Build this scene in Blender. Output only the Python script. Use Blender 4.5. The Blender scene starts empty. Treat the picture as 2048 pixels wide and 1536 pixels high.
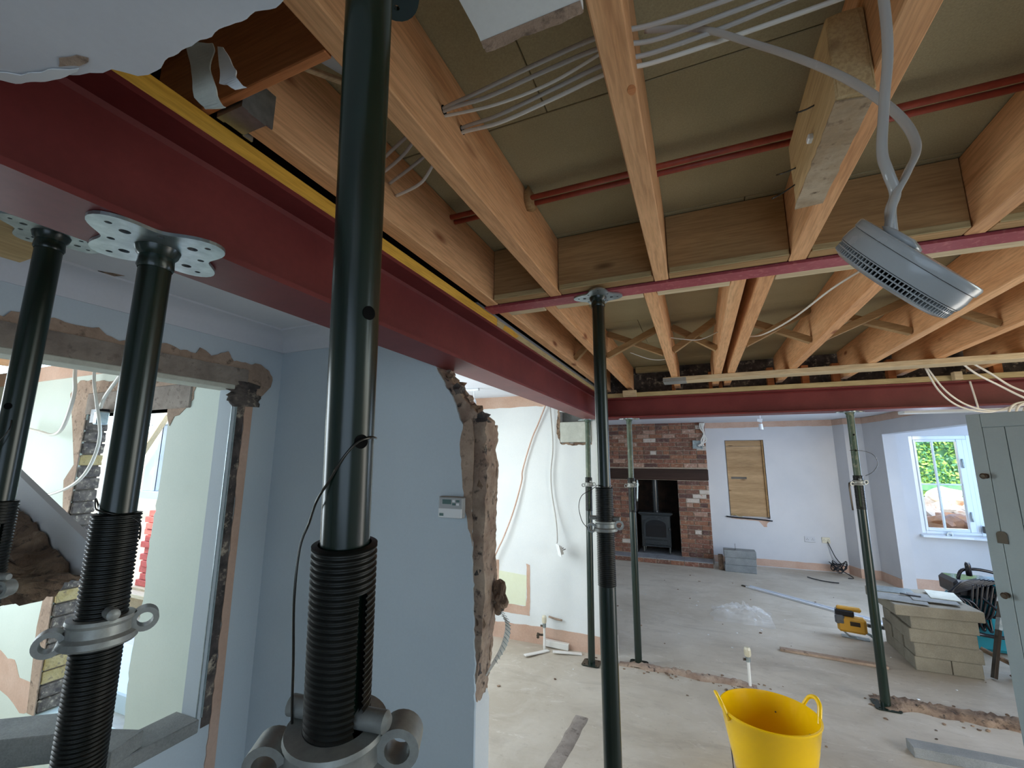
import bpy, bmesh, math, random
from mathutils import Vector, Matrix, noise as mnoise
from math import sin, cos, pi, radians, sqrt
random.seed(7)
sc = bpy.context.scene
COL = sc.collection
# ---------------------------------------------------------------- camera
def look(yaw, pitch, roll):
    f = Vector((-sin(yaw)*cos(pitch), cos(yaw)*cos(pitch), sin(pitch)))
    r = Vector((cos(yaw), sin(yaw), 0)); u = r.cross(f)
    r2 = cos(roll)*r + sin(roll)*u; u2 = -sin(roll)*r + cos(roll)*u
    return Matrix((r2, u2, -f)).transposed()
cd = bpy.data.cameras.new('camera'); cam = bpy.data.objects.new('camera', cd); COL.objects.link(cam)
cam.location = (0, 0, 1.72)
cam.rotation_euler = look(radians(23.036), radians(9.911), radians(0.199)).to_euler()
cd.sensor_fit = 'HORIZONTAL'; cd.sensor_width = 36.0; cd.lens = 867.0/2048*36.0
cd.clip_start = 0.02; cd.clip_end = 200
sc.camera = cam
# ---------------------------------------------------------------- world
w = bpy.data.worlds.new('world'); sc.world = w; w.use_nodes = True
nt = w.node_tree; nt.nodes.clear()
sky = nt.nodes.new('ShaderNodeTexSky'); sky.sky_type = 'NISHITA'; sky.sun_disc = False
sky.sun_elevation = radians(48); sky.sun_rotation = radians(160); sky.air_density = 1.0; sky.dust_density = 1.5
bg = nt.nodes.new('ShaderNodeBackground'); bg.inputs[1].default_value = 0.8
ow = nt.nodes.new('ShaderNodeOutputWorld')
nt.links.new(sky.outputs[0], bg.inputs[0]); nt.links.new(bg.outputs[0], ow.inputs[0])
# ---------------------------------------------------------------- lights
def sun(name, d, e, c):
    l = bpy.data.lights.new(name, 'SUN'); l.energy = e; l.color = c; l.angle = radians(1)
    o = bpy.data.objects.new(name, l); COL.objects.link(o)
    o.rotation_euler = Vector(d).to_track_quat('-Z', 'Y').to_euler(); return o
def area(name, loc, d, sx, sy, e, c):
    l = bpy.data.lights.new(name, 'AREA'); l.shape = 'RECTANGLE'; l.size = sx; l.size_y = sy; l.energy = e; l.color = c
    o = bpy.data.objects.new(name, l); COL.objects.link(o); o.location = loc
    o.rotation_euler = Vector(d).to_track_quat('-Z', 'Z').to_euler(); return o
sun('sunlight', (.08, 0.62, -0.75), 6.5, (1, .95, .86))
area('daylight_middle_window', (-2.62, 2.95, 1.4), (1, .1, -.1), 1.4, 1.2, 22, (.92, .99, 1))        # big window of the middle room, hidden by the broken wall
area('daylight_bay', (4.2, 6.6, 1.5), (-1, .25, -.1), 1.8, 1.6, 32, (.42, .65, 1))             # bay window around the corner of the alcove
area('daylight_far_room', (2.3, 5.9, 1.5), (-1, .2, -.15), 1.2, 1.4, 25, (.64, .78, 1))
area('daylight_left_room', (-4.7, .3, 1.5), (1, .25, -.1), 1.6, 1.4, 40, (.80, .92, 1))
area('daylight_behind', (1.0, -1.9, 1.2), (-.25, 1, .12), 2.2, 1.4, 12, (.60, .78, 1))
area('fill_near_joists', (2.6, 2.5, 1.0), (-1, .35, .25), 1.6, 1.5, 15, (1, .96, .88))  # added warm fill that brightens the near joists, no real door here
sc.view_settings.view_transform = 'Standard'; sc.view_settings.look = 'None'
sc.view_settings.gamma = 1; sc.view_settings.exposure = 0.58
try: sc.view_settings.use_curve_mapping = False
except Exception: pass

# ================================================================ materials
def lin(c):
    return tuple(((v/255)/12.92 if v/255 <= .04045 else ((v/255+.055)/1.055)**2.4) for v in c)+(1,)
def base(name):
    m = bpy.data.materials.new(name); m.use_nodes = True
    n = m.node_tree; b = n.nodes['Principled BSDF']
    tc = n.nodes.new('ShaderNodeTexCoord'); oi = n.nodes.new('ShaderNodeObjectInfo')
    sc_ = n.nodes.new('ShaderNodeVectorMath'); sc_.operation = 'SCALE'; sc_.inputs[0].default_value = (37, 23, 11)
    n.links.new(oi.outputs['Random'], sc_.inputs['Scale'])
    ad = n.nodes.new('ShaderNodeVectorMath'); ad.operation = 'ADD'
    n.links.new(tc.outputs['Object'], ad.inputs[0]); n.links.new(sc_.outputs[0], ad.inputs[1])
    return m, n, b, ad.outputs[0]
def ntex(n, vec, scale, detail=4, rough=.55, vs=(1, 1, 1), dist=0):
    mp = n.nodes.new('ShaderNodeMapping'); mp.inputs['Scale'].default_value = vs
    n.links.new(vec, mp.inputs[0])
    t = n.nodes.new('ShaderNodeTexNoise'); t.inputs['Scale'].default_value = scale; t.inputs['Detail'].default_value = detail
    t.inputs['Roughness'].default_value = rough; t.inputs['Distortion'].default_value = dist
    n.links.new(mp.outputs[0], t.inputs['Vector']); return t.outputs[0]
def ramp(n, fac, stops):
    r = n.nodes.new('ShaderNodeValToRGB'); e = r.color_ramp.elements
    while len(e) < len(stops): e.new(.5)
    for i, (p, c) in enumerate(stops): e[i].position = p; e[i].color = lin(c) if len(c) == 3 else c
    n.links.new(fac, r.inputs[0]); return r.outputs[0]
def mix(n, fac, a, b, mode='MIX'):
    m = n.nodes.new('ShaderNodeMix'); m.data_type = 'RGBA'; m.blend_type = mode
    for s, v in ((m.inputs[0], fac), (m.inputs[6], a), (m.inputs[7], b)):
        if isinstance(v, (int, float)): s.default_value = v
        elif isinstance(v, tuple): s.default_value = v
        else: n.links.new(v, s)
    return m.outputs[2]
def bump(n, b, h, strength=.3, dist=.01):
    k = n.nodes.new('ShaderNodeBump'); k.inputs['Strength'].default_value = strength; k.inputs['Distance'].default_value = dist
    n.links.new(h, k.inputs['Height']); n.links.new(k.outputs[0], b.inputs['Normal'])
def mottled(name, c1, c2, scale=6, rough=.8, metal=0, bs=.2, bd=.004, c3=None, s2=40, fine=.4, spec=.5, pos=(.35, .65)):
    m, n, b, v = base(name)
    a = ntex(n, v, scale, 5); col = ramp(n, a, [(pos[0], c1), (pos[1], c2)])
    f = ntex(n, v, s2, 6, .65)
    if c3: col = mix(n, ramp(n, f, [(.55, (0, 0, 0)), (.68, (255, 255, 255))]), col, lin(c3))
    g = ramp(n, f, [(.2, (int(255*(1-fine*.5)),)*3), (.8, (255, 255, 255))])
    col = mix(n, 1.0, col, g, 'MULTIPLY')
    n.links.new(col, b.inputs['Base Color']); b.inputs['Roughness'].default_value = rough; b.inputs['Metallic'].default_value = metal
    b.inputs['Specular IOR Level'].default_value = spec
    if bs: bump(n, b, f, bs, bd)
    return m
def plain(name, c, rough=.5, metal=0, spec=.5):
    m, n, b, v = base(name); b.inputs['Base Color'].default_value = lin(c)
    f = ntex(n, v, 30, 3); n.links.new(ramp(n, f, [(.3, (int(rough*200),)*3), (.7, (min(255, int(rough*290)),)*3)]), b.inputs['Roughness'])
    b.inputs['Metallic'].default_value = metal; b.inputs['Specular IOR Level'].default_value = spec
    return m
def wood(name, c1, c2, ck, axis='y', knots=True, rough=.7, band=1.0):
    m, n, b, v = base(name)
    st = {'x': (.06, 1, 1), 'y': (1, .06, 1), 'z': (1, 1, .06)}[axis]
    kst = {'x': (.35, 1, 1), 'y': (1, .35, 1), 'z': (1, 1, .35)}[axis]
    big = ntex(n, v, 9, 3, .5, st, .6); col = ramp(n, big, [(.3, c1), (.7, c2)])
    fine = ntex(n, v, 150, 3, .6, st, .3)
    col = mix(n, .38*band, col, ramp(n, fine, [(.35, (170, 150, 130)), (.6, (255, 255, 255))]), 'MULTIPLY')
    if knots:
        mp = n.nodes.new('ShaderNodeMapping'); mp.inputs['Scale'].default_value = kst; n.links.new(v, mp.inputs[0])
        vo = n.nodes.new('ShaderNodeTexVoronoi'); vo.inputs['Scale'].default_value = 6.5; n.links.new(mp.outputs[0], vo.inputs['Vector'])
        k = ramp(n, vo.outputs['Distance'], [(.045, (255, 255, 255)), (.13, (0, 0, 0))])
        col = mix(n, k, col, lin(ck))
        st2 = ntex(n, v, 3.2, 2, .5, {'x': (.3, 1, 1), 'y': (1, .3, 1), 'z': (1, 1, .3)}[axis], 1.2)
        col = mix(n, ramp(n, st2, [(.58, (0, 0, 0)), (.78, (150, 150, 150))]), col, lin(ck))
    n.links.new(col, b.inputs['Base Color']); b.inputs['Roughness'].default_value = rough
    b.inputs['Specular IOR Level'].default_value = .25
    bump(n, b, fine, .25, .002); return m

M = {}
M['joist_y'] = wood('sawn_joist', (224, 166, 116), (238, 190, 142), (144, 86, 52), 'y')
M['joist_x'] = wood('sawn_timber_across', (206, 160, 112), (222, 178, 130), (128, 84, 50), 'x')
M['trim_x'] = wood('treated_timber', (160, 128, 88), (188, 152, 106), (98, 70, 44), 'x')
M['old_x'] = wood('old_brown_timber', (196, 124, 76), (214, 144, 94), (120, 70, 42), 'x')
M['pale_x'] = wood('pale_timber', (206, 186, 150), (222, 204, 170), (150, 124, 90), 'x', knots=False)
M['green_x'] = wood('greenish_timber', (176, 160, 118), (198, 180, 136), (130, 110, 74), 'x', knots=False)
M['green_y'] = wood('greenish_timber_long', (176, 160, 118), (198, 180, 136), (130, 110, 74), 'y', knots=False)
M['yellow_y'] = wood('yellow_stained_timber', (216, 160, 52), (236, 190, 84), (150, 96, 30), 'y', rough=.55)
M['ply'] = wood('plywood', (164, 132, 94), (194, 162, 122), (112, 84, 56), 'x', rough=.65)
M['old_wood_y'] = wood('weathered_wood', (190, 160, 112), (214, 186, 140), (110, 80, 50), 'y')
M['mottle_wood'] = mottled('plaster_smeared_wood', (176, 150, 118), (206, 186, 158), 14, .9, bs=.6, bd=.006, c3=(110, 90, 70), s2=30)
M['oak'] = wood('dark_oak', (52, 38, 32), (70, 50, 42), (30, 22, 18), 'x', rough=.6)
M['chip'] = mottled('chipboard', (174, 164, 128), (186, 176, 140), 3, .85, bs=.25, bd=.001, s2=260, fine=.35)
M['white'] = mottled('white_emulsion', (226, 229, 228), (234, 236, 234), 2, .75, bs=.08, bd=.001, s2=120, fine=.06)
M['blue'] = mottled('pale_blue_emulsion', (196, 208, 216), (203, 214, 221), 1.5, .7, bs=.1, bd=.001, s2=150, fine=.06)
M['green_wall'] = mottled('pale_green_emulsion', (206, 216, 204), (214, 222, 210), 2, .75, bs=.1, bd=.001, s2=120, fine=.06)
M['grey_wall'] = mottled('pale_grey_emulsion', (206, 206, 208), (214, 213, 214), 2, .75, bs=.08, bd=.001, s2=140, fine=.06)
M['ceil'] = mottled('white_ceiling_paint', (214, 216, 222), (222, 224, 228), 2, .8, bs=.1, bd=.001, s2=90, fine=.05)
M['pink'] = mottled('bare_pink_plaster', (204, 168, 146), (216, 184, 164), 5, .9, bs=.2, bd=.003, s2=60, fine=.15)
M['browncoat'] = mottled('rough_undercoat', (176, 150, 130), (198, 172, 150), 8, .95, bs=.8, bd=.01, c3=(120, 102, 88), s2=26)
M['rubble'] = mottled('broken_blockwork', (168, 140, 122), (206, 182, 160), 12, .95, bs=.9, bd=.012, c3=(70, 62, 58), s2=26)
M['rubble2'] = mottled('crumbled_dark_mortar', (128, 104, 86), (182, 154, 128), 10, .95, bs=1, bd=.015, c3=(48, 44, 40), s2=30, pos=(.4, .6))
M['dark_rubble'] = mottled('dark_broken_block', (70, 66, 66), (120, 110, 104), 14, .95, bs=.9, bd=.01, c3=(200, 185, 165), s2=22)  # dark mottled block tone for torn edges, jamb cavity and floor void
M['lintel'] = mottled('old_concrete', (140, 128, 118), (170, 158, 146), 7, .95, bs=.5, bd=.006, c3=(112, 100, 92), s2=22)
M['concrete'] = mottled('grey_concrete_block', (146, 148, 146), (164, 165, 162), 9, .95, bs=.5, bd=.003, s2=160, fine=.4)
M['beige_block'] = mottled('buff_concrete_block', (152, 145, 130), (168, 161, 144), 9, .95, bs=.5, bd=.003, s2=140, fine=.35)
M['pad'] = mottled('padstone_concrete', (196, 198, 186), (210, 212, 200), 12, .95, bs=.3, bd=.002, s2=70, fine=.15)
M['red_steel'] = mottled('red_oxide_steel', (106, 38, 38), (124, 52, 50), 3, .5, bs=.05, bd=.001, s2=60, fine=.2, spec=.4)
M['red_steel2'] = mottled('red_oxide_steel_scuffed', (158, 62, 72), (178, 84, 90), 6, .55, bs=.1, bd=.001, c3=(186, 108, 106), s2=60, fine=.15)
M['green_steel'] = mottled('dark_green_prop_paint', (14, 32, 24), (20, 42, 32), 5, .25, bs=.03, bd=.0004, s2=50, fine=.3, spec=.6, pos=(.3, .7))
M['green_worn'] = mottled('worn_green_prop_paint', (62, 84, 66), (96, 108, 88), 6, .45, bs=.08, bd=.001, c3=(130, 130, 108), s2=22, fine=.3)
M['thread'] = mottled('greasy_prop_thread', (24, 28, 24), (38, 38, 34), 20, .42, metal=.3, bs=.1, bd=.001, s2=60)
M['galv'] = mottled('galvanised_steel', (160, 172, 176), (192, 204, 206), 26, .35, metal=.85, bs=.06, bd=.0006, s2=60, fine=.25)
M['cast'] = mottled('cast_collar_metal', (150, 152, 148), (178, 180, 174), 16, .45, metal=.35, bs=.25, bd=.001, s2=90, fine=.3)
M['hole'] = plain('hollow_shade', (10, 10, 10), .9, spec=.1)  # near-black paints in the shade of holes, slots and vents
M['wire'] = plain('steel_wire', (70, 68, 64), .4, .7)
M['cable_w'] = plain('white_cable_sheath', (226, 222, 212), .5)
M['cable_g'] = plain('grey_cable_sheath', (186, 182, 176), .5)
M['cable_k'] = plain('black_cable_sheath', (26, 28, 34), .5)
M['copper'] = mottled('reddish_pipe', (158, 66, 50), (182, 84, 62), 8, .45, bs=.05, bd=.001, s2=60)
M['alarm'] = plain('alarm_plastic', (178, 180, 180), .5)
M['alarm_d'] = plain('alarm_print', (96, 98, 100), .6)
M['plastic_w'] = plain('white_plastic', (236, 238, 238), .35)
M['cream'] = plain('cream_plastic', (222, 214, 190), .4)
M['lcd'] = plain('thermostat_screen', (96, 124, 120), .25)
M['yellow'] = plain('yellow_rubber', (252, 200, 8), .48)
M['yellow_tool'] = plain('yellow_tool_case', (214, 160, 60), .5)
M['black'] = plain('black_plastic', (28, 28, 32), .45)
M['teal'] = plain('teal_plastic', (20, 122, 138), .42)
M['iron'] = plain('black_cast_iron', (54, 58, 60), .5, .1)
M['soot_void_shade'] = mottled('soot_and_void_shade', (34, 26, 22), (58, 42, 34), 8, .95, bs=.4, bd=.01)  # firebox soot, and the painted shade of the void above the beam
M['mortar'] = mottled('lime_mortar', (176, 160, 142), (198, 184, 166), 9, .95, bs=.5, bd=.004, s2=60)
M['door'] = mottled('grey_blue_door_paint', (140, 154, 158), (146, 160, 163), 3, .55, bs=.1, bd=.001, s2=110, fine=.06)
M['bronze'] = plain('dark_bronze', (84, 74, 64), .4, .6)
M['upvc'] = plain('white_window_frame', (232, 240, 246), .3)
M['hearth'] = mottled('hearth_tile', (140, 142, 146), (164, 165, 168), 8, .6, bs=.1, bd=.002, s2=50)
M['white_metal'] = plain('white_painted_metal', (236, 240, 246), .35)
M['pvc'] = plain('white_pipe', (236, 234, 228), .4)
M['soil'] = mottled('garden_soil', (150, 132, 110), (176, 158, 132), 3, .95, bs=.5, bd=.02, s2=20)
M['stone_w'] = mottled('pale_builders_rubble', (226, 212, 190), (240, 232, 216), 5, .95, bs=.5, bd=.02, c3=(196, 160, 130), s2=6)
M['orange_soil'] = mottled('orange_clay', (206, 150, 104), (180, 150, 136), 5, .95, bs=.5, bd=.02, s2=12)
M['red_brick'] = mottled('new_red_brick', (196, 84, 74), (212, 104, 92), 9, .85, bs=.3, bd=.003, s2=60)
BR = [mottled('fireplace_brick_%s' % s, a, b_, 14, .92, bs=.6, bd=.004, c3=c, s2=34, pos=(.3, .7)) for s, a, b_, c in (
    ('red', (132, 86, 68), (156, 106, 86), (196, 170, 150)), ('orange', (142, 96, 72), (164, 114, 88), (188, 160, 136)),
    ('brown', (116, 80, 66), (142, 102, 84), (176, 156, 138)), ('limed', (172, 132, 112), (196, 158, 136), (220, 206, 190)),
    ('dark', (92, 66, 60), (120, 84, 74), (150, 130, 116)), ('whitened', (214, 200, 186), (228, 218, 204), (170, 110, 90)))]
M['jamb_brick'] = mottled('sooty_brick_end', (96, 88, 84), (150, 138, 126), 24, .95, bs=.9, bd=.008, c3=(206, 192, 168), s2=44)
M['jamb_yellow'] = mottled('yellow_stock_brick', (206, 180, 120), (222, 200, 148), 18, .95, bs=.8, bd=.008, c3=(150, 132, 104), s2=40)
# floor: dusty concrete with stains, scratches and speckles
m, n, b, v = base('dusty_concrete_floor')
c = ramp(n, ntex(n, v, .9, 6, .6), [(.35, (178, 166, 148)), (.65, (208, 198, 182))])
c = mix(n, ramp(n, ntex(n, v, 3.5, 6, .65, (1, 1, 1), 1.5), [(.5, (0, 0, 0)), (.72, (150, 150, 150))]), c, lin((214, 206, 194)))
c = mix(n, ramp(n, ntex(n, v, 5, 5, .7, (.4, 1, 1), .6), [(.52, (0, 0, 0)), (.70, (150, 150, 150))]), c, lin((136, 124, 110)))
c = mix(n, ramp(n, ntex(n, v, 2.2, 8, .7, (1, 2.6, 1), 2.5), [(.60, (0, 0, 0)), (.64, (170, 170, 170)), (.68, (0, 0, 0))]), c, lin((226, 220, 210)))
c = mix(n, ramp(n, ntex(n, v, 14, 8, .75), [(.58, (0, 0, 0)), (.70, (170, 170, 170))]), c, lin((150, 136, 120)))
c = mix(n, ramp(n, ntex(n, v, 48, 3, .6), [(.70, (0, 0, 0)), (.76, (200, 200, 200))]), c, lin((116, 104, 92)))
n.links.new(c, b.inputs['Base Color']); b.inputs['Roughness'].default_value = .62; b.inputs['Specular IOR Level'].default_value = .35
bump(n, b, ntex(n, v, 30, 6, .6), .25, .004); M['floor'] = m
# hedge
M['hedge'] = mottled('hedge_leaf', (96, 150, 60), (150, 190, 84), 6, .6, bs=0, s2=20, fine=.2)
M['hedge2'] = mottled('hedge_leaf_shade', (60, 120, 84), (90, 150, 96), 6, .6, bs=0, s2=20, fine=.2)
# glass and clear film
m, n, b, v = base('window_glass'); b.inputs['Transmission Weight'].default_value = 1; b.inputs['Roughness'].default_value = .0; b.inputs['IOR'].default_value = 1.1
M['glass'] = m
m, n, b, v = base('clear_polythene'); b.inputs['Base Color'].default_value = (.9, .93, .97, 1); b.inputs['Alpha'].default_value = .16; b.inputs['Roughness'].default_value = .12
M['film'] = m
m, n, b, v = base('stove_glass'); b.inputs['Base Color'].default_value = (.01, .01, .012, 1); b.inputs['Roughness'].default_value = .08
M['stove_glass'] = m

# ================================================================ mesh helpers
def root_off(p):
    v = Vector((0, 0, 0))
    while p is not None: v = v + p.location; p = p.parent
    return v
def mk(name, bm, mat, parent=None, local=False, smooth=False, label=None, cat=None, group=None, kind=None):
    if parent is not None and not local:
        bmesh.ops.translate(bm, verts=bm.verts, vec=-root_off(parent))
    xs = [v.co for v in bm.verts]
    lo = Vector([min(c[i] for c in xs) for i in range(3)]); hi = Vector([max(c[i] for c in xs) for i in range(3)])
    o0 = Vector(((lo.x+hi.x)/2, (lo.y+hi.y)/2, lo.z))
    bmesh.ops.translate(bm, verts=bm.verts, vec=-o0)
    me = bpy.data.meshes.new(name); bm.to_mesh(me); bm.free()
    for mm in (mat if isinstance(mat, (list, tuple)) else [mat]): me.materials.append(M[mm] if isinstance(mm, str) else mm)
    for p in me.polygons: p.use_smooth = bool(smooth)
    if smooth:
        pass
        if smooth != True and hasattr(me, 'set_sharp_from_angle'): me.set_sharp_from_angle(angle=radians(smooth))
    o = bpy.data.objects.new(name, me); COL.objects.link(o); o.location = o0
    if parent is not None: o.parent = parent
    tag(o, label, cat, group, kind); return o
def tag(o, label=None, cat=None, group=None, kind=None):
    if label: o['label'] = label
    if cat: o['category'] = cat
    if group: o['group'] = group
    if kind: o['kind'] = kind
    return o
def thing(name, loc, label, cat, group=None, rot=None):
    o = bpy.data.objects.new(name, None); COL.objects.link(o); o.location = loc; o.empty_display_size = .05
    if rot is not None: o.rotation_euler = rot
    return tag(o, label, cat, group)
def copy_tree(o, parent=None):
    c = o.copy(); COL.objects.link(c)
    if parent: c.parent = parent
    for ch in [x for x in bpy.data.objects if x.parent == o]: copy_tree(ch, c)
    return c
NB = bmesh.new
def box(bm, x0, x1, y0, y1, z0, z1, bev=0.0, T=None, mi=0):
    vs = [bm.verts.new(T @ Vector(p) if T else p) for p in ((x0,y0,z0),(x1,y0,z0),(x1,y1,z0),(x0,y1,z0),(x0,y0,z1),(x1,y0,z1),(x1,y1,z1),(x0,y1,z1))]
    fs = [bm.faces.new([vs[i] for i in q]) for q in ((0,3,2,1),(4,5,6,7),(0,1,5,4),(1,2,6,5),(2,3,7,6),(3,0,4,7))]
    for f in fs: f.material_index = mi
    if bev:
        es = list({e for f in fs for e in f.edges})
        bmesh.ops.bevel(bm, geom=es, offset=bev, segments=1, affect='EDGES', profile=.5)
    return bm
def lathe(bm, prof, seg=24, T=None, gap=None, cap=(True, True), mi=0):
    """prof: list of (r,z). gap: (a0,a1,z0,z1) faces removed"""
    rings = []
    for r, z in prof:
        rings.append([bm.verts.new((T @ Vector((r*cos(2*pi*k/seg), r*sin(2*pi*k/seg), z))) if T else (r*cos(2*pi*k/seg), r*sin(2*pi*k/seg), z)) for k in range(seg)])
    for i in range(len(rings)-1):
        zm = (prof[i][1]+prof[i+1][1])/2
        for k in range(seg):
            if gap and gap[2] < zm < gap[3]:
                a = (k+.5)/seg*2*pi
                if (a-gap[0]) % (2*pi) < (gap[1]-gap[0]): continue
            f = bm.faces.new((rings[i][k], rings[i][(k+1) % seg], rings[i+1][(k+1) % seg], rings[i+1][k])); f.material_index = mi
    if cap[0]: bm.faces.new(list(reversed(rings[0]))).material_index = mi
    if cap[1]: bm.faces.new(rings[-1]).material_index = mi
    return bm
def catmull(pts, n=6):
    P = [Vector(p) for p in pts]
    if len(P) < 3: return P
    out = []
    for i in range(len(P)-1):
        p0 = P[max(i-1, 0)]; p1 = P[i]; p2 = P[i+1]; p3 = P[min(i+2, len(P)-1)]
        for k in range(n):
            t = k/n
            out.append(.5*((2*p1)+(p2-p0)*t+(2*p0-5*p1+4*p2-p3)*t*t+(3*p1-p0-3*p2+p3)*t**3))
    out.append(P[-1]); return out
def tube(bm, pts, r, seg=8, n=6, flat=1.0, taper=None, mi=0):
    Q = catmull(pts, n) if n > 1 else [Vector(p) for p in pts]
    rings = []; up = None
    for i, p in enumerate(Q):
        d = (Q[min(i+1, len(Q)-1)]-Q[max(i-1, 0)])
        if d.length < 1e-9: d = Vector((0, 0, 1))
        d.normalize()
        if up is None:
            up = d.orthogonal().normalized()
        else:
            up = (up-d*up.dot(d)); up = up.normalized() if up.length > 1e-6 else d.orthogonal().normalized()
        s = d.cross(up); rr = r if taper is None else r*(1+(taper-1)*i/(len(Q)-1))
        rings.append([bm.verts.new(p+rr*(cos(2*pi*k/seg)*up*flat+sin(2*pi*k/seg)*s)) for k in range(seg)])
    for i in range(len(rings)-1):
        for k in range(seg):
            bm.faces.new((rings[i][k], rings[i][(k+1) % seg], rings[i+1][(k+1) % seg], rings[i+1][k])).material_index = mi
    bm.faces.new(list(reversed(rings[0]))).material_index = mi; bm.faces.new(rings[-1]).material_index = mi
    return bm
def plate(outer, holes=(), thick=.01, T=None, bevel=0):
    """flat polygon in local XY with holes, extruded along local Z from 0 to thick (filled curve)"""
    cu = bpy.data.curves.new('tmp', 'CURVE'); cu.dimensions = '2D'; cu.fill_mode = 'BOTH'; cu.extrude = thick/2
    for loop in [outer]+list(holes):
        s = cu.splines.new('POLY'); s.points.add(len(loop)-1)
        for p, q in zip(s.points, loop): p.co = (q[0], q[1], 0, 1)
        s.use_cyclic_u = True
    o = bpy.data.objects.new('tmp', cu); COL.objects.link(o)
    dg = bpy.context.evaluated_depsgraph_get(); me = bpy.data.meshes.new_from_object(o.evaluated_get(dg))
    bm = bmesh.new(); bm.from_mesh(me)
    bpy.data.objects.remove(o); bpy.data.curves.remove(cu); bpy.data.meshes.remove(me)
    bmesh.ops.remove_doubles(bm, verts=bm.verts, dist=1e-5)
    bmesh.ops.translate(bm, verts=bm.verts, vec=(0, 0, thick/2))
    if T: bmesh.ops.transform(bm, matrix=T, verts=bm.verts)
    return bm
def join(bm, other):
    me = bpy.data.meshes.new('t'); other.to_mesh(me); other.free(); bm.from_mesh(me); bpy.data.meshes.remove(me); return bm
def circ(cx, cy, r, n=14, ph=0): return [(cx+r*cos(2*pi*k/n+ph), cy+r*sin(2*pi*k/n+ph)) for k in range(n)]
TX = lambda x: Matrix(((0,0,1,x),(1,0,0,0),(0,1,0,0),(0,0,0,1)))       # local (u,v,w) -> (x+w, u, v)
TY = lambda y: Matrix(((1,0,0,0),(0,0,-1,y),(0,1,0,0),(0,0,0,1)))      # local (u,v,w) -> (u, y-w, v)
TZ = lambda z: Matrix.Translation((0, 0, z))
def ragged(pts, amp=.01, step=.02, seed=0, closed=False):
    out = []; L = len(pts)
    for i in range(L if closed else L-1):
        a = Vector(pts[i]); b_ = Vector(pts[(i+1) % L]); d = b_-a; k = max(1, int(d.length/step)); nn = Vector((-d.y, d.x)).normalized()
        for j in range(k):
            p = a+d*(j/k); s = 0 if (j == 0 and i == 0 and not closed) else amp*mnoise.noise(Vector((p.x*40+seed, p.y*40, seed)))*1.6
            q = p+nn*s; out.append((q.x, q.y))
    if not closed: out.append(tuple(pts[-1]))
    return out
def lump(bm, c, s, seed=0, rough=.25, sub=2, T=None):
    b2 = bmesh.new(); bmesh.ops.create_icosphere(b2, subdivisions=sub, radius=1)
    for v in b2.verts:
        q = v.co.copy(); m_ = max(abs(q.x), abs(q.y), abs(q.z)); q = q.lerp(q/m_, .55)
        k = 1+rough*mnoise.noise(v.co*1.7+Vector((seed*3.1, seed, 0)))*2
        v.co = Vector((q.x*s[0]*k, q.y*s[1]*k, q.z*s[2]*k))+Vector(c)
    return join(bm, b2)
def rough_strip(u0, u1, nu, w0, w1, nw, edge, amp, seed, fn, back):
    """grid face: u along the broken edge, w across thickness; edge(u)-> outward coordinate; fn(e,u,w)->Vector; back = depth kept behind"""
    bm = NB(); g = []; bk = []
    for i in range(nu+1):
        u = u0+(u1-u0)*i/nu; row = []; rb = []
        for j in range(nw+1):
            w_ = w0+(w1-w0)*j/nw
            nn = mnoise.noise(Vector((u*22, w_*22, seed)))+.6*mnoise.noise(Vector((u*60, w_*60, seed+5)))+.3*mnoise.noise(Vector((u*140, w_*140, seed+9)))
            row.append(bm.verts.new(fn(edge(u)+amp*nn, u, w_))); rb.append(bm.verts.new(fn(edge(u)-back, u, w_)))
        g.append(row); bk.append(rb)
    for i in range(nu):
        for j in range(nw):
            bm.faces.new((g[i][j], g[i+1][j], g[i+1][j+1], g[i][j+1])); bm.faces.new((bk[i][j], bk[i][j+1], bk[i+1][j+1], bk[i+1][j]))
        bm.faces.new((g[i][0], bk[i][0], bk[i+1][0], g[i+1][0])); bm.faces.new((g[i][nw], g[i+1][nw], bk[i+1][nw], bk[i][nw]))
    for j in range(nw):
        bm.faces.new((g[0][j], g[0][j+1], bk[0][j+1], bk[0][j])); bm.faces.new((g[nu][j], bk[nu][j], bk[nu][j+1], g[nu][j+1]))
    bmesh.ops.recalc_face_normals(bm, faces=bm.faces); return bm
def interp(tab):
    tab = sorted(tab)
    def f(u):
        if u <= tab[0][0]: return tab[0][1]
        for (a, x), (b_, y) in zip(tab, tab[1:]):
            if u <= b_: return x+(y-x)*(u-a)/(b_-a)
        return tab[-1][1]
    return f
S = 'structure'
def reparent(o, p):
    o.parent = p; o.location = o.location-p.location; return o
# ================================================================ structure
mk('floor', box(NB(), -7, 5, -2.6, 9.3, -.12, 0), 'floor', kind=S)
# left wall with the knocked-through opening
mk('wall_left', plate([(-2.4, 0), (1.515, 0), (1.515, 2.42), (-2.4, 2.42)], [[(-.9, .70), (1.285, .70), (1.285, 2.035), (-.9, 2.035)]], .1, TX(-2.0)), 'blue', kind=S)
WL = bpy.data.objects['wall_left']
top = [(-.9, 2.15), (.3, 2.15), (.55, 2.14), (.565, 2.158), (.59, 2.163), (.66, 2.166), (.714, 2.163), (.744, 2.159), (.774, 2.169), (.80, 2.148), (.84, 2.136), (.88, 2.15), (.95, 2.16), (1.0, 2.166), (1.04, 2.154), (1.10, 2.152), (1.113, 2.178), (1.135, 2.172), (1.163, 2.153), (1.19, 2.17), (1.231, 2.19), (1.261, 2.155), (1.342, 2.157), (1.392, 2.163), (1.44, 2.14), (1.462, 2.10), (1.456, 2.065), (1.42, 2.02), (1.398, 1.995), (1.338, 1.975), (1.30, 1.985), (1.29, 2.03), (-.9, 2.03)]
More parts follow.
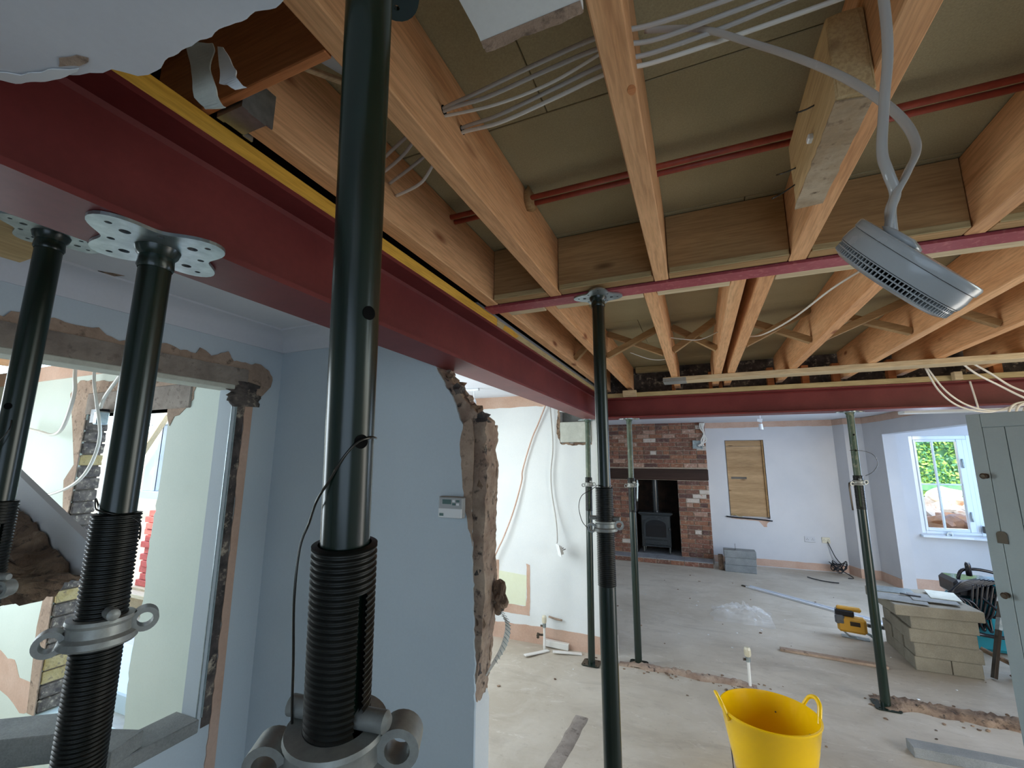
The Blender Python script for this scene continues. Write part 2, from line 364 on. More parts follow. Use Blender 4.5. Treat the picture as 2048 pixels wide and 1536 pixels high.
mk('broken_plaster_edge', plate(ragged(top[:26], .004, .012, 3)+top[26:], [], .006, TX(-1.900)), 'browncoat', WL, label='ragged pink-brown plaster edge around the lintel')
lb = rough_strip(-.9, 1.33, 150, 2.046, 2.124, 7, lambda u: -1.886, .004, 3, lambda e, u, w_: Vector((e, u, w_)), .06)
mk('concrete_lintel', lb, 'lintel', WL, label='exposed rough concrete lintel')
mk('lintel_paint_strip', box(NB(), -1.99, -1.884, -.9, 1.275, 2.026, 2.046, .003), 'pad', WL, label='pale strip of old paint under the lintel')
bm = NB()
for i in range(7): lump(bm, (-1.9, 1.33+.02*mnoise.noise(Vector((i, 0, 0))), 1.975+.012*i), (.02, .06, .02), i, .4)
mk('broken_corner', bm, 'dark_rubble', WL, smooth=True)
bm = rough_strip(.70, 1.99, 110, -1.985, -1.905, 6, lambda u: 1.296+.006*sin(u*9), .012, 8, lambda e, u, w_: Vector((w_, -e+2*1.3, u)), .05)
mk('crumbled_cavity', bm, 'dark_rubble', WL, label='dark crumbled mortar in the jamb')
bm = NB(); box(bm, -1.906, -1.898, 1.30, 1.338, .66, 1.99); mk('open_cavity', bm, 'dark_rubble', WL)
bm = NB()
for y0, x_ in ((1.283, -1.905), (1.296, -1.896), (1.308, -1.902)): box(bm, x_-.004, x_, y0, y0+.006, .70, 1.985)
mk('metal_jamb_track', bm, 'galv', WL, label='shiny metal angle bead up the jamb')
mk('pink_jamb_plaster', plate(ragged([(1.338, .0), (1.336, .7), (1.34, 1.3), (1.337, 1.975)], .004, .03, 5)+[(1.375, 1.965), (1.372, 1.2), (1.378, 0)], [], .005, TX(-1.9)), 'pink', WL, label='strip of bare pink plaster')
mk('window_board', box(NB(), -2.03, -1.885, -.9, 1.285, .655, .704, .004), 'concrete', WL, label='dusty grey sill of the opening')
# centre wall: painted skin, blockwork core, torn end
skin = [(-1.95, 0), (-.782, 0), (-.782, .85)]+ragged([(-.782, .85), (-.786, .998), (-.796, 1.213), (-.804, 1.387), (-.808, 1.476), (-.829, 1.70), (-.853, 1.757), (-.855, 1.855), (-.909, 1.979), (-.965, 2.06), (-.990, 2.10)], .006, .012, 1)[1:]+[(-.985, 2.34), (-1.95, 2.34)]
mk('wall_centre', plate(skin, [], .012, TY(1.522)), 'blue', kind=S); WC = bpy.data.objects['wall_centre']
mk('masonry_core', plate([(-1.95, 0), (-.782, 0), (-.782, .845), (-.80, .9), (-.84, 1.7), (-.88, 1.85), (-.93, 1.97), (-1.0, 2.08), (-1.0, 2.34), (-1.95, 2.34)], [], .108, TY(1.63)), 'white', WC)
edge = interp([(.84, -.792), (.90, -.784), (1.0, -.770), (1.09, -.762), (1.22, -.752), (1.31, -.754), (1.37, -.760), (1.57, -.756), (1.70, -.750), (1.757, -.764), (1.80, -.753), (1.875, -.760), (1.90, -.795), (1.956, -.855), (2.02, -.905), (2.066, -.955), (2.10, -.985)])
mk('torn_block_end', rough_strip(.84, 2.10, 170, 1.520, 1.612, 11, edge, .006, 2, lambda e, u, w_: Vector((e, w_, u)), .12), 'rubble', WC, label='torn pinkish blockwork end of the wall')
mk('torn_plaster_lip', rough_strip(.86, 1.86, 140, 1.612, 1.632, 3, lambda u: edge(u)-.002, .006, 6, lambda e, u, w_: Vector((e, w_, u)), .08), 'browncoat', WC, label='beige torn plaster lip')
for k, (z, s) in enumerate(((1.76, .05), (1.62, .04), (1.30, .03), (1.13, .035), (.98, .03))):
    mk('broken_block', lump(NB(), (edge(z)-.022, 1.535, z), (.022, .014, s), k+3, .35), 'dark_rubble' if k % 2 == 0 else 'rubble2', WC, smooth=True)
for k, (z, y_) in enumerate(((1.92, 1.55), (1.97, 1.57), (2.0, 1.54), (2.05, 1.56), (2.08, 1.59), (1.88, 1.53), (2.03, 1.60))):
    mk('broken_block', lump(NB(), (edge(z)-.008, y_, z), (.024, .024, .020), k+13, .5), ('rubble2', 'rubble', 'dark_rubble')[k % 3], WC)
mk('bare_plaster_patch', plate(ragged([(-.80, 1.40), (-.838, 1.55), (-.858, 1.72), (-.862, 1.80), (-.85, 1.86), (-.815, 1.88), (-.80, 1.80), (-.806, 1.55)], .004, .02, 4, True), [], .003, TY(1.5105)), 'browncoat', WC, label='bare beige plaster beside the break')
# wall of the room seen through the left opening, with its own knocked-out gap
gapR = [(-2.789, 2.0), (-2.771, 1.882), (-2.756, 1.712), (-2.775, 1.491), (-2.79, 1.221), (-2.77, .992), (-2.805, .786), (-2.811, .615), (-2.783, .338), (-2.749, .24)]
mk('wall_far_left', plate([(-7, 0), (-2.0, 0), (-2.0, 2.34), (-7, 2.34)], [ragged(gapR, .008, .025, 9)+[(-3.68, .24), (-3.68, 1.0), (-3.70, 1.3), (-3.66, 1.6), (-3.67, 2.0)]], .015, TY(1.525)), 'green_wall', kind=S)
WF = bpy.data.objects['wall_far_left']
mk('masonry_core', plate([(-7, 0), (-2.0, 0), (-2.0, 2.34), (-7, 2.34)], [[(-2.80, 2.0), (-2.80, .24), (-3.72, .24), (-3.72, 2.0)]], .105, TY(1.63)), 'green_wall', WF)
mk('lintel', box(NB(), -3.66, -2.585, 1.50, 1.63, 2.0, 2.14, .006), 'lintel', WF, label='buff concrete lintel over the bright gap')
pl = ragged([(-3.90, 2.15), (-3.80, 2.235), (-3.60, 2.22), (-3.30, 2.20), (-3.0, 2.185), (-2.55, 2.16), (-2.57, 2.05), (-2.64, 1.98), (-2.72, 1.955), (-2.76, 1.90), (-2.79, 2.0)], .012, .03, 2)+[(-3.66, 2.0), (-3.66, 1.6), (-3.68, 1.2), (-3.66, .24), (-3.74, .24), (-3.80, .7), (-3.76, 1.1), (-3.74, 1.4), (-3.79, 1.58), (-3.70, 1.68), (-3.80, 1.93)]
mk('torn_plaster', plate(pl, [], .006, TY(1.513)), 'browncoat', WF, label='torn beige plaster around the gap')
mk('mortar_bed', box(NB(), -3.735, -3.672, 1.527, 1.624, .24, 1.995), 'lintel', WF)
for k in range(23):
    z = .25+.075*k; ym = 'jamb_yellow' if k in (2, 3, 8, 12, 19) else 'jamb_brick'
    if z > 1.95: break
    bm = NB(); box(bm, -3.70, -3.655+.012*mnoise.noise(Vector((k*1.3, 2, 0))), 1.516+.006*mnoise.noise(Vector((k, 0, 5))), 1.634, z, z+.066, .004)
    bmesh.ops.subdivide_edges(bm, edges=bm.edges, cuts=2)
    for v_ in bm.verts: v_.co += .005*Vector((mnoise.noise(v_.co*50+Vector((k, 0, 0))), mnoise.noise(v_.co*50+Vector((0, k, 7))), 0))
    mk('brick', bm, ym, WF)
mk('trim_1', box(NB(), -7, -2.0, 1.500, 1.512, 2.265, 2.37, .002), 'pink', kind=S)
for k, (pts) in enumerate(([(-4.3, .52), (-4.0, .48), (-3.9, .40), (-3.75, .40), (-3.72, .26), (-3.78, .22), (-4.0, .28), (-4.3, .30)], [(-4.3, .18), (-4.05, .16), (-3.98, .05), (-4.3, 0)])):
    mk('bare_plaster_patch', plate(ragged(pts, .02, .04, k+20, True), [], .003, TY(1.5115)), 'pink', WF)
# middle room wall with padstone
mk('wall_middle', plate([(-2.7, 0), (-.85, 0), (-.85, 2.6), (-2.7, 2.6)], [[(-1.27, 1.885), (-.95, 1.885), (-.95, 2.20), (-1.27, 2.20)]], .14, TY(4.36)), 'white', kind=S)
WM = bpy.data.objects['wall_middle']
mk('padstone', box(NB(), -1.262, -.955, 4.205, 4.355, 1.893, 2.093, .004), 'pad', WM, label='pale concrete padstone under the steel')
mk('pocket_back', box(NB(), -1.27, -.95, 4.33, 4.35, 2.09, 2.2), 'concrete', WM)
mk('broken_plaster_edge', plate(ragged([(-1.30, 1.96), (-1.305, 2.05), (-1.285, 2.22), (-1.268, 2.22), (-1.268, 1.886), (-.95, 1.886), (-.95, 1.868), (-1.1, 1.86), (-1.25, 1.872)], .008, .02, 7, True), [], .004, TY(4.222)), 'rubble2', WM)
bt = [(-2.7, 2.385), (-.86, 2.385), (-.86, 2.272)]+ragged([(-.86, 2.272), (-1.4, 2.268), (-2.0, 2.262), (-2.5, 2.266), (-2.7, 2.26)], .008, .06, 5)[1:]
mk('trim_2', plate(bt, [], .004, TY(4.22)), 'pink', kind=S)
mk('baseboard_middle', plate([(-2.7, 0), (-.86, 0), (-.86, .15)]+ragged([(-.86, .15), (-1.4, .155), (-2.0, .14), (-2.7, .14)], .006, .06, 6)[1:], [], .004, TY(4.22)), 'pink', kind=S)
u = ragged([(-1.96, .72), (-1.955, .62), (-1.955, .30), (-1.95, .24), (-1.60, .235), (-1.595, .40), (-1.597, .70), (-1.632, .71), (-1.628, .40), (-1.64, .315), (-1.93, .32), (-1.93, .6), (-1.93, .72)], .004, .03, 8, True)
mk('filled_chase', plate(u, [], .003, TY(4.2205)), 'pink', WM, label='pink plaster channel shaped like a letter U')
mk('unpainted_patch', plate([(-1.93, .32), (-1.64, .32), (-1.63, .60), (-1.93, .62)], [], .002, TY(4.2205)), mottled('pale_yellow_green_paint', (226, 230, 200), (232, 236, 210), 4, .8, bs=0, fine=.04), WM)
# far room
mk('wall_back', plate([(-3, 0), (2.1, 0), (2.1, 2.6), (-3, 2.6)], [[(.435, .762), (1.036, .762), (1.036, 2.072), (.435, 2.072)], [(-1.60, 0.005), (.13, .005), (.13, 2.384), (-1.60, 2.384)]], .12, TY(8.70)), 'grey_wall', kind=S)
WB = bpy.data.objects['wall_back']
mk('recess_lining', box(NB(), .43, 1.04, 8.66, 8.695, .75, 2.08), 'grey_wall', WB)
mk('wall_right', plate([(2.04, 8.72), (2.04, 8.58), (2.13, 8.345), (2.36, 8.32), (2.45, 7.86), (2.60, 7.86), (2.60, 8.72)], [], 2.6), 'grey_wall', kind=S); WR = bpy.data.objects['wall_right']
mk('opening_lintel', plate([(2.45, 7.86), (2.642, 4.7), (2.76, 4.7), (2.60, 7.86)], [], .5, TZ(2.10)), 'grey_wall', WR)
mk('wall_near_right', plate([(2.642, 4.7), (2.71, 3.3), (2.83, 3.3), (2.76, 4.7)], [], 2.6), 'grey_wall', kind=S)
mk('wall_alcove', plate([(2.44, 0), (5, 0), (5, 2.6), (2.44, 2.6)], [[(2.79, .735), (3.50, .735), (3.50, 2.075), (2.79, 2.075)]], .14, TY(8.14)), 'grey_wall', kind=S)
WA = bpy.data.objects['wall_alcove']
mk('wall_alcove_right', box(NB(), 4.4, 4.5, 4.0, 8.2, 0, 2.6), 'grey_wall', kind=S)
mk('wall_far_room_left', box(NB(), -2.75, -2.6, 4.36, 8.7, 0, 2.6), 'white', kind=S)
mk('trim_3', plate([(.14, 2.385), (2.04, 2.385), (2.04, 2.285)]+ragged([(2.04, 2.285), (1.2, 2.292), (.7, 2.286), (.14, 2.288)], .006, .05, 4)[1:], [], .004, TY(8.58)), 'pink', kind=S)
mk('trim_4', plate([(2.032, 8.58), (2.122, 8.338), (2.352, 8.312), (2.442, 7.86), (2.63, 4.72), (2.645, 4.72), (2.46, 7.87), (2.36, 8.32), (2.13, 8.345), (2.04, 8.58)], [], .09, TZ(2.29)), 'pink', kind=S)
mk('baseboard_back', plate([(.14, .012), (2.04, .012), (2.04, .115)]+ragged([(2.04, .115), (1.2, .12), (.14, .125)], .004, .05, 4)[1:], [], .004, TY(8.58)), 'pink', kind=S)
mk('baseboard_right', plate([(2.032, 8.58), (2.122, 8.338), (2.352, 8.312), (2.442, 7.86), (2.45, 7.86), (2.36, 8.32), (2.13, 8.345), (2.04, 8.58)], [], .13, TZ(0)), 'pink', kind=S)
mk('baseboard_alcove', box(NB(), 2.6, 4.4, 7.992, 8.0, 0, .13), 'pink', kind=S)
mk('ceiling', box(NB(), -2.6, 5, 4.28, 8.9, 2.385, 2.41), 'ceil', kind=S)
mk('ceiling', box(NB(), -2.75, -.86, 1.63, 4.3, 2.385, 2.41), 'ceil', kind=S)
mk('ceiling', box(NB(), -1.9, -.99, -2.4, 1.51, 2.335, 2.36), 'ceil', kind=S); CL = bpy.data.objects['ceiling.002']
mk('plaster_hole', plate(ragged([(-1.83, .70), (-1.79, .71), (-1.765, .765), (-1.80, .755)], .004, .01, 2, True), [], .002, TZ(2.3335)), 'rubble2', CL, label='small dark gash in the plaster')
prof = [(0, 0), (.004, -.012), (.018, -.035)]
cv = [(-1.9, 2.245), (-1.893, 2.245), (-1.888, 2.262)]+[(-1.888+.085*(1-cos(a)), 2.262+.066*sin(a)) for a in [radians(15*i) for i in range(1, 7)]]+[(-1.80, 2.335), (-1.9, 2.335)]
mk('trim_5', plate(cv, [], 3.9, Matrix(((1,0,0,0),(0,0,-1,1.51),(0,1,0,0),(0,0,0,1)))), 'ceil', kind=S, smooth=35)
cv2 = [(1.51-(x+1.9), z) for x, z in cv]
mk('trim_6', plate(cv2, [], .93, Matrix(((0,0,1,-1.9),(1,0,0,0),(0,1,0,0),(0,0,0,1)))), 'ceil', kind=S, smooth=35)
mk('void_shade_lining', box(NB(), -1.0, -.985, -2.4, 4.2, 2.34, 2.6), 'soot_void_shade', kind=S)  # dark lining painted in for the shade of the gap above the beam
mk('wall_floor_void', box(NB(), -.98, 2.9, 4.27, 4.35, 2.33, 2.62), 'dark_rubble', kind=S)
mk('wall_behind', box(NB(), -7, 4, -2.6, -2.45, 0, 2.6), 'white', kind=S)
mk('wall_right_near', box(NB(), 2.72, 2.84, -2.45, 1.0, 0, 2.6), 'white', kind=S)
mk('wall_left_outer', box(NB(), -7.1, -7.0, -2.45, 1.6, 0, 2.6), 'green_wall', kind=S)
mk('wall_middle_left', plate([(1.63, 0), (4.36, 0), (4.36, 2.6), (1.63, 2.6)], [[(2.25, .8), (3.65, .8), (3.65, 2.0), (2.25, 2.0)]], .1, TX(-2.76)), 'white', kind=S)
mk('ceiling_void_top', box(NB(), -7, -2.76, -2.6, 1.63, 2.66, 2.75), 'soot_void_shade', kind=S)
mk('roof_slab', box(NB(), -2.76, 5, -2.6, 8.9, 2.66, 2.75), 'soot_void_shade', kind=S); bpy.data.objects['roof_slab'].name = 'ceiling_void_top'
# chipboard deck, one panel at a time
ck = bpy.data.objects.new('ceiling_deck', None); COL.objects.link(ck); ck.location = (0, 0, 2.595); ck['kind'] = S
yy = -1.47; r = 0
while yy < 4.2:
    xo = -1.0-[0, 1.2, .5, 1.7][r % 4]
    x0 = -1.0
    while x0 < 2.9:
        x1 = min(xo+2.4, 2.95); xo += 2.4
        if x1 <= x0: continue
        box_ = box(NB(), x0+.0012, x1-.0012, yy+.0015, min(yy+.6, 4.27)-.0015, 2.595, 2.613, .0015)
        mk('chipboard_panel', box_, 'chip', ck); x0 = x1
    yy += .6; r += 1
for k in range(4): mk('chipboard_panel', box(NB(), -7, -2.0, -2.4+k, -1.402+k, 2.595, 2.613, .002), 'chip', ck)
# ================================================================ steel beams
def ibeam_x(x0, x1, y0, y1, z0, z1, tf=.012, tw=.009):
    ym = (y0+y1)/2; r_ = .008
    p = [(y0, z0), (y1, z0), (y1, z0+tf), (ym+tw/2+r_, z0+tf), (ym+tw/2, z0+tf+r_), (ym+tw/2, z1-tf-r_), (ym+tw/2+r_, z1-tf), (y1, z1-tf), (y1, z1), (y0, z1), (y0, z1-tf), (ym-tw/2-r_, z1-tf), (ym-tw/2, z1-tf-r_), (ym-tw/2, z0+tf+r_), (ym-tw/2-r_, z0+tf), (y0, z0+tf)]
    return plate(p, [], x1-x0, TX(x0))
def ibeam_y(y0, y1, x0, x1, z0, z1, tf=.012, tw=.009):
    bm = ibeam_x(y0, y1, x0, x1, z0, z1, tf, tw)
    bmesh.ops.transform(bm, matrix=Matrix(((0,1,0,0),(1,0,0,0),(0,0,1,0),(0,0,0,1))), verts=bm.verts); bmesh.ops.recalc_face_normals(bm, faces=bm.faces); return bm
mk('steel_beam', ibeam_y(-2.2, 4.34, -.978, -.818, 2.10, 2.327), 'red_steel', label='long red oxide steel beam running away from the left foreground', cat='beam')
mk('steel_beam', ibeam_x(-.806, 2.72, 4.03, 4.23, 2.10, 2.285), 'red_steel', label='far red steel beam crossing above the white living room', cat='beam')
mk('steel_beam', ibeam_x(-.81, 2.7, 1.602, 1.680, 2.362, 2.56, .01, .007), 'red_steel2', label='narrow scuffed red steel crossing between the joist ends above the middle prop', cat='beam')
mk('packing_timber', box(NB(), -.93, -.820, -1.2, 1.75, 2.329, 2.368, .002), 'yellow_y', label='yellow stained timber packing on top of the long red beam', cat='timber')
pt = mk('packing_timber', box(NB(), -.93, -.822, 1.755, 3.98, 2.329, 2.366, .002), 'green_y', label='pale bare timber packing at the far end of the long red beam', cat='timber')
mk('yellow_splash', plate([(1.82, 2.334), (1.98, 2.332), (2.02, 2.352), (1.93, 2.364), (1.84, 2.36)], [], .0006, TX(-.8222)), 'yellow_y', pt)
mk('wall_plate', box(NB(), -.80, 2.72, 4.035, 4.17, 2.287, 2.328, .002), 'green_x', label='treated timber plate lying on top of the far red beam', cat='timber')
# ================================================================ joists
def joist(x0, x1, y0, y1, label, z0=2.37, z1=2.593, mat='joist_y', holes=()):
    bm = box(NB(), x0, x1, y0, y1, z0, z1, .0025)
    return mk('ceiling_joist', bm, mat, label=label, cat='joist')
near = [(-.800, -.744, .462, 'near joist hard beside the yellow packing, hung from the brown trimmer'), (-.512, -.464, -1.3, 'knotted near joist behind the foreground prop with cables through two holes'),
        (-.108, -.059, -1.3, 'near joist in the middle of the bay with a round knot in its underside'), (.315, .366, -1.3, 'near joist with the old mottled timber block nailed to its side'),
        (.755, .804, -1.3, 'near joist at the right edge above the smoke alarm'), (1.17, 1.22, -1.3, None)]
for i, (a, c_, y0, lb_) in enumerate(near):
    if lb_: joist(a, c_, y0, 1.598, lb_)
for i, (a, c_) in enumerate([(-.742, -.514), (-.462, -.110), (-.057, .313), (.368, .753), (.806, 2.6)]):
    lab = ['first short blocking board from the left between joists above the narrow red steel', 'second blocking board, just left of the middle joist', 'third blocking board, between the middle joist and the joist with the block',
           'fourth blocking board, behind the smoke alarm cables', 'rightmost near blocking board running out of the picture'][i]
    mk('blocking_board', box(NB(), a, c_, 1.548, 1.598, 2.372, 2.592, .002), 'trim_x', label=lab, cat='timber')
    mk('ledger_strip', box(NB(), a+.004, c_-.004, 1.542, 1.5465, 2.372, 2.392, .001), 'green_x', label='pale ledger strip on the '+['first', 'second', 'third', 'fourth', 'rightmost'][i]+' blocking board from the left', cat='timber')
far = [(-.790, -.742, 'far joist running alongside the long red beam'), (-.572, -.522, 'far joist just left of the middle prop'), (-.160, -.110, 'far joist with marked underside just right of the middle prop'),
       (.150, .202, 'left joist of the close far pair'), (.243, .294, 'right joist of the close far pair'), (.640, .690, 'far joist with a cable through its side right of the close pair'),
       (1.090, 1.140, 'far joist passing behind the smoke alarm'), (1.440, 1.490, 'second far joist from the right edge'), (1.86, 1.91, 'far joist at the right edge above the cables'), (2.26, 2.31, None)]
for a, c_, lb_ in far:
    if lb_: joist(a, c_, 1.682, 4.20, lb_)
for i, (a, c_) in enumerate(((-.740, -.574), (-.520, -.162), (-.108, .148), (.296, .638), (.692, 1.088), (1.142, 1.438), (1.492, 1.858))):
    mk('ledger_strip', box(NB(), a, c_, 1.682, 1.738, 2.366, 2.41, .002), 'pale_x', label='pale ledger strip on the far side of the narrow red steel, '+['first', 'second', 'third', 'fourth', 'fifth', 'sixth', 'seventh'][i]+' from the left', cat='timber')
gaps = [(-.742, -.572), (-.522, -.160), (-.110, .150), (.294, .640), (.690, 1.090), (1.140, 1.440), (1.490, 1.860)]
gl = ['beside the long red beam', 'left of the joist with marked underside', 'left of the close pair of joists', 'right of the close pair of joists', 'behind the smoke alarm', 'right of the smoke alarm', 'at the right edge']
def bar(bm, a, b_, w_, h, side=(0, 1, 0)):
    a, b_ = Vector(a), Vector(b_); d = (b_-a).normalized(); s = Vector(side); s = (s-d*s.dot(d)).normalized(); n_ = d.cross(s)
    T = Matrix((( *d,),( *s,),( *n_,))).transposed().to_4x4(); T.translation = a
    return box(bm, 0, (Vector(b_)-a).length, -w_/2, w_/2, -h/2, h/2, .0015, T)
for (a, c_), g_ in zip(gaps, gl):
    mk('cross_brace', bar(NB(), (a+.004, 2.84, 2.40), (c_-.004, 2.84, 2.568), .038, .036), 'trim_x', label='brace rising to the right, '+g_, cat='brace', group='herringbone braces between the far joists')
    mk('cross_brace', bar(NB(), (a+.004, 2.885, 2.568), (c_-.004, 2.885, 2.40), .038, .036), 'trim_x', label='brace falling to the right, '+g_, cat='brace', group='herringbone braces between the far joists')
bm = NB(); T = Matrix.Rotation(radians(-1.6), 4, 'Z'); T.translation = (-.222, 3.60, 2.333)
bt_ = mk('long_batten', box(NB(), 0, 2.9, 0, .135, 0, .036, .002, T), 'pale_x', label='long pale batten fixed under the far joists', cat='timber')
mk('dirty_end', box(NB(), -.001, .17, -.0006, .1356, -.0006, .030, 0, T), 'concrete', bt_, label='grey stained end of the batten')
for i, (x, y, s) in enumerate(((-.55, 4.0, .07), (1.70, 4.0, .045))):
    mk('packer_block', box(NB(), x-.05 if i == 0 else x, x+s, 3.985, 4.033, 2.289 if i == 0 else 2.287, 2.345, .002), 'pale_x', label=['small wooden packer on the far red beam near the middle prop', 'small wooden packer on the far red beam under the hanging cables'][i], cat='timber')
for i, x in enumerate((-.185, .125, .205, .58, .83, 1.04, 1.395, 2.0)):
    mk('stub_post', box(NB(), x, x+.03 if i < 3 else x+.05, 4.175, 4.235, 2.33, 2.50, .002), 'old_x', label='short wooden post standing behind the far beam, '+['first', 'second', 'third', 'fourth', 'fifth', 'sixth', 'seventh', 'eighth'][i]+' from the left', cat='timber', group='short posts in the floor void')
mk('nailing_strip', box(NB(), -.50, -.165, 4.18, 4.24, 2.54, 2.593, .002), 'green_x', label='pale strip under the boards at the dark void', cat='timber')
# trimmer, hanger, soffit fragments
tr = mk('old_trimmer', box(NB(), -.984, -.515, .43, .447, 2.371, 2.592, .002), 'old_x', label='old brown trimmer board with white scuffs at top left', cat='timber')
hg = NB(); box(hg, -.806, -.735, .449, .462, 2.362, 2.45); box(hg, -.806, -.802, .462, .52, 2.362, 2.45); box(hg, -.742, -.7385, .462, .515, 2.366, 2.44); box(hg, -.806, -.738, .462, .50, 2.362, 2.3655)
mk('joist_hanger', hg, 'galv', label='galvanised joist hanger on the end of the leftmost joist', cat='bracket')
A = ragged([(-.812, .170), (-.783, .190), (-.762, .200), (-.693, .221), (-.646, .234), (-.627, .252), (-.612, .255), (-.562, .253), (-.478, .252), (-.373, .258), (-.30, .262)], .003, .008, 1)+[(-.20, .25), (-.05, .1), (.0, -1.2), (-.812, -1.2)]
so = mk('soffit_board', plate(A, [], .012, TZ(2.20)), 'ceil', label='broken white plasterboard ceiling piece at top left', cat='plasterboard')
mk('torn_paper_edge', plate(ragged([(-.812, .173), (-.783, .195), (-.762, .204), (-.72, .214), (-.68, .217), (-.70, .208), (-.76, .192), (-.80, .168)], .003, .006, 4, True), [], .0015, TZ(2.1975)), 'plastic_w', so, label='torn white paper edge')
mk('exposed_core_patch', plate(ragged([(-.70, .205), (-.675, .216), (-.652, .214), (-.66, .206), (-.685, .199)], .002, .005, 5, True), [], .0012, TZ(2.1985)), 'browncoat', so)
def sheet(pts, y0, th=.0015, seed=0):
    bm = plate(ragged(pts, .002, .006, seed, True), [], th, TY(y0))
    for v_ in bm.verts: v_.co.y += .01*mnoise.noise(Vector((v_.co.x*25, v_.co.z*18, seed)))
    return bm
mk('torn_paper', sheet([(-.632, 2.296), (-.585, 2.29), (-.573, 2.24), (-.558, 2.195), (-.541, 2.172), (-.575, 2.178), (-.604, 2.206), (-.618, 2.26)], .305, seed=1), 'pad', label='hanging strip of torn plaster paper, left of two', cat='paper')
mk('torn_paper', sheet([(-.580, 2.286), (-.566, 2.276), (-.53, 2.22), (-.501, 2.186), (-.52, 2.19), (-.56, 2.216), (-.572, 2.25)], .312, seed=2), 'plastic_w', label='hanging strip of torn plaster paper, right of two', cat='paper')
B = [(-.268, -.3)]+[(-.269, .44), (-.268, .49), (-.270, .517)]+ragged([(-.270, .517), (-.18, .517), (-.111, .518)], .002, .01, 2)[1:]+[(-.111, -.3)]
bb = mk('plasterboard_remnant', plate(B, [], .013, TZ(2.357)), 'white', label='white plasterboard remnant with a rough edge at top centre', cat='plasterboard')
mk('rough_core_edge', rough_strip(-.269, -.112, 60, 2.3565, 2.3705, 3, lambda u: .524, .003, 3, lambda e, u, w_: Vector((u, e, w_)), .02), 'browncoat', bb, label='beige gypsum core edge')
mk('board_fragment', plate([(-.66, .50), (-.555, .52), (-.555, .60), (-.62, .585)], [], .008, TZ(2.50)), 'blue', label='small bluish board scrap behind the foreground prop top', cat='plasterboard')
mk('roof_batten_scrap', bar(NB(), (-.68, .52, 2.493), (-.59, .63, 2.493), .012, .01), 'pale_x', label='thin splinter of wood beside the bluish board scrap', cat='timber')
# old timber block on joist
mk('round_knot', lathe(NB(), [(.009, -.0006), (.0095, .0006)], 16, Matrix.Translation((-.068, .70, 2.3698)) @ Matrix.Diagonal((.8, 1.3, 1, 1))), 'old_x', bpy.data.objects['ceiling_joist.002'])
nb = thing('timber_block', (.2875, .96, 2.33), 'old plaster-smeared timber block nailed under the joist near the smoke alarm', 'timber')
bm = box(NB(), .258, .3135, .815, 1.17, 2.333, 2.50, .003); bmesh.ops.subdivide_edges(bm, edges=bm.edges, cuts=5)
for v_ in bm.verts: v_.co += Vector((.003*mnoise.noise(v_.co*22), .004*mnoise.noise(v_.co*30+Vector((3, 0, 0))), .002*mnoise.noise(v_.co*40)))
mk('block_body', bm, 'old_wood_y', nb)
bm = plate(ragged([(.2565, .818), (.3135, .83), (.3135, 1.165), (.2565, 1.172)], .002, .02, 3, True), [], .003, TZ(2.3295)); mk('plaster_smear', bm, 'mottle_wood', nb, label='mottled plaster-smeared underside')
for k, (y, z, e) in enumerate(((.93, 2.42, (.232, .955, 2.43)), (1.12, 2.41, (.225, 1.16, 2.425)), (1.15, 2.385, (.215, 1.19, 2.38)))):
    bm = NB(); tube(bm, [(.262, y, z), ((.262+e[0])/2, (y+e[1])/2, (z+e[2])/2-.002), e], .0018, 6, 2); mk('bent_nail', bm, 'wire', nb, smooth=True)
mk('white_clip', box(NB(), .250, .262, .965, .985, 2.372, 2.384, .002), 'plastic_w', nb)
# pipes under the boards
for i, y in enumerate((1.195, 1.222)):
    bm = NB(); tube(bm, [(-.742, y, 2.552-.004*i), (.755, y, 2.552-.004*i)] if i < 5 else [], .0085, 12, 1); mk('heating_pipe', bm, 'copper', smooth=True, label=['nearer', 'farther'][i]+' of two red-brown pipes running under the floorboards', cat='pipe', group='pair of heating pipes')
mk('pipe_notch', lump(NB(), (-.455, 1.21, 2.555), (.016, .03, .035), 3, .2), 'trim_x', label='dark packing around the pipes beside the knotted joist', cat='packing', smooth=True)
mk('pipe_notch', lump(NB(), (.300, 1.21, 2.552), (.014, .03, .035), 5, .2), 'trim_x', label='dark packing around the pipes beside the timber block', cat='packing', smooth=True)
for i, (y, z) in enumerate(((.705, 2.472), (.786, 2.486))):
    bm = NB(); lathe(bm, [(.0105, 0), (.0105, .0015)], 16, Matrix.Translation((-.4645, y, z)) @ Matrix.Rotation(pi/2, 4, 'Y')); mk('drilled_hole_shade', bm, 'hole', bpy.data.objects['ceiling_joist.001'])  # dark disc on the joist side painted as the shaded hole
# cables
def cable(pts, r, mat, label, group=None, seg=8, n=8, flat=1.0, name='cable', parent=None):
    bm = NB(); tube(bm, pts, r, seg, n, flat)
    return mk(name, bm, mat, parent, smooth=True, label=label, cat='cable' if parent is None else None, group=group)
cb = 'grey cables strung through the near joists'
cable([(-.742, .80, 2.47), (-.62, .75, 2.47), (-.49, .706, 2.472), (-.36, .685, 2.465), (-.23, .665, 2.458), (-.108, .655, 2.455), (-.029, .668, 2.455), (.09, .673, 2.455), (.22, .668, 2.455)], .0042, 'cable_g', 'uppermost grey cable between the first drilled hole and the middle joist', cb)
cable([(-.742, .82, 2.462), (-.62, .77, 2.455), (-.49, .708, 2.468), (-.35, .695, 2.456), (-.22, .680, 2.452), (-.108, .672, 2.449), (-.03, .695, 2.452), (.08, .698, 2.455), (.31, .695, 2.46)], .0042, 'cable_g', 'second grey cable from the first drilled hole', cb)
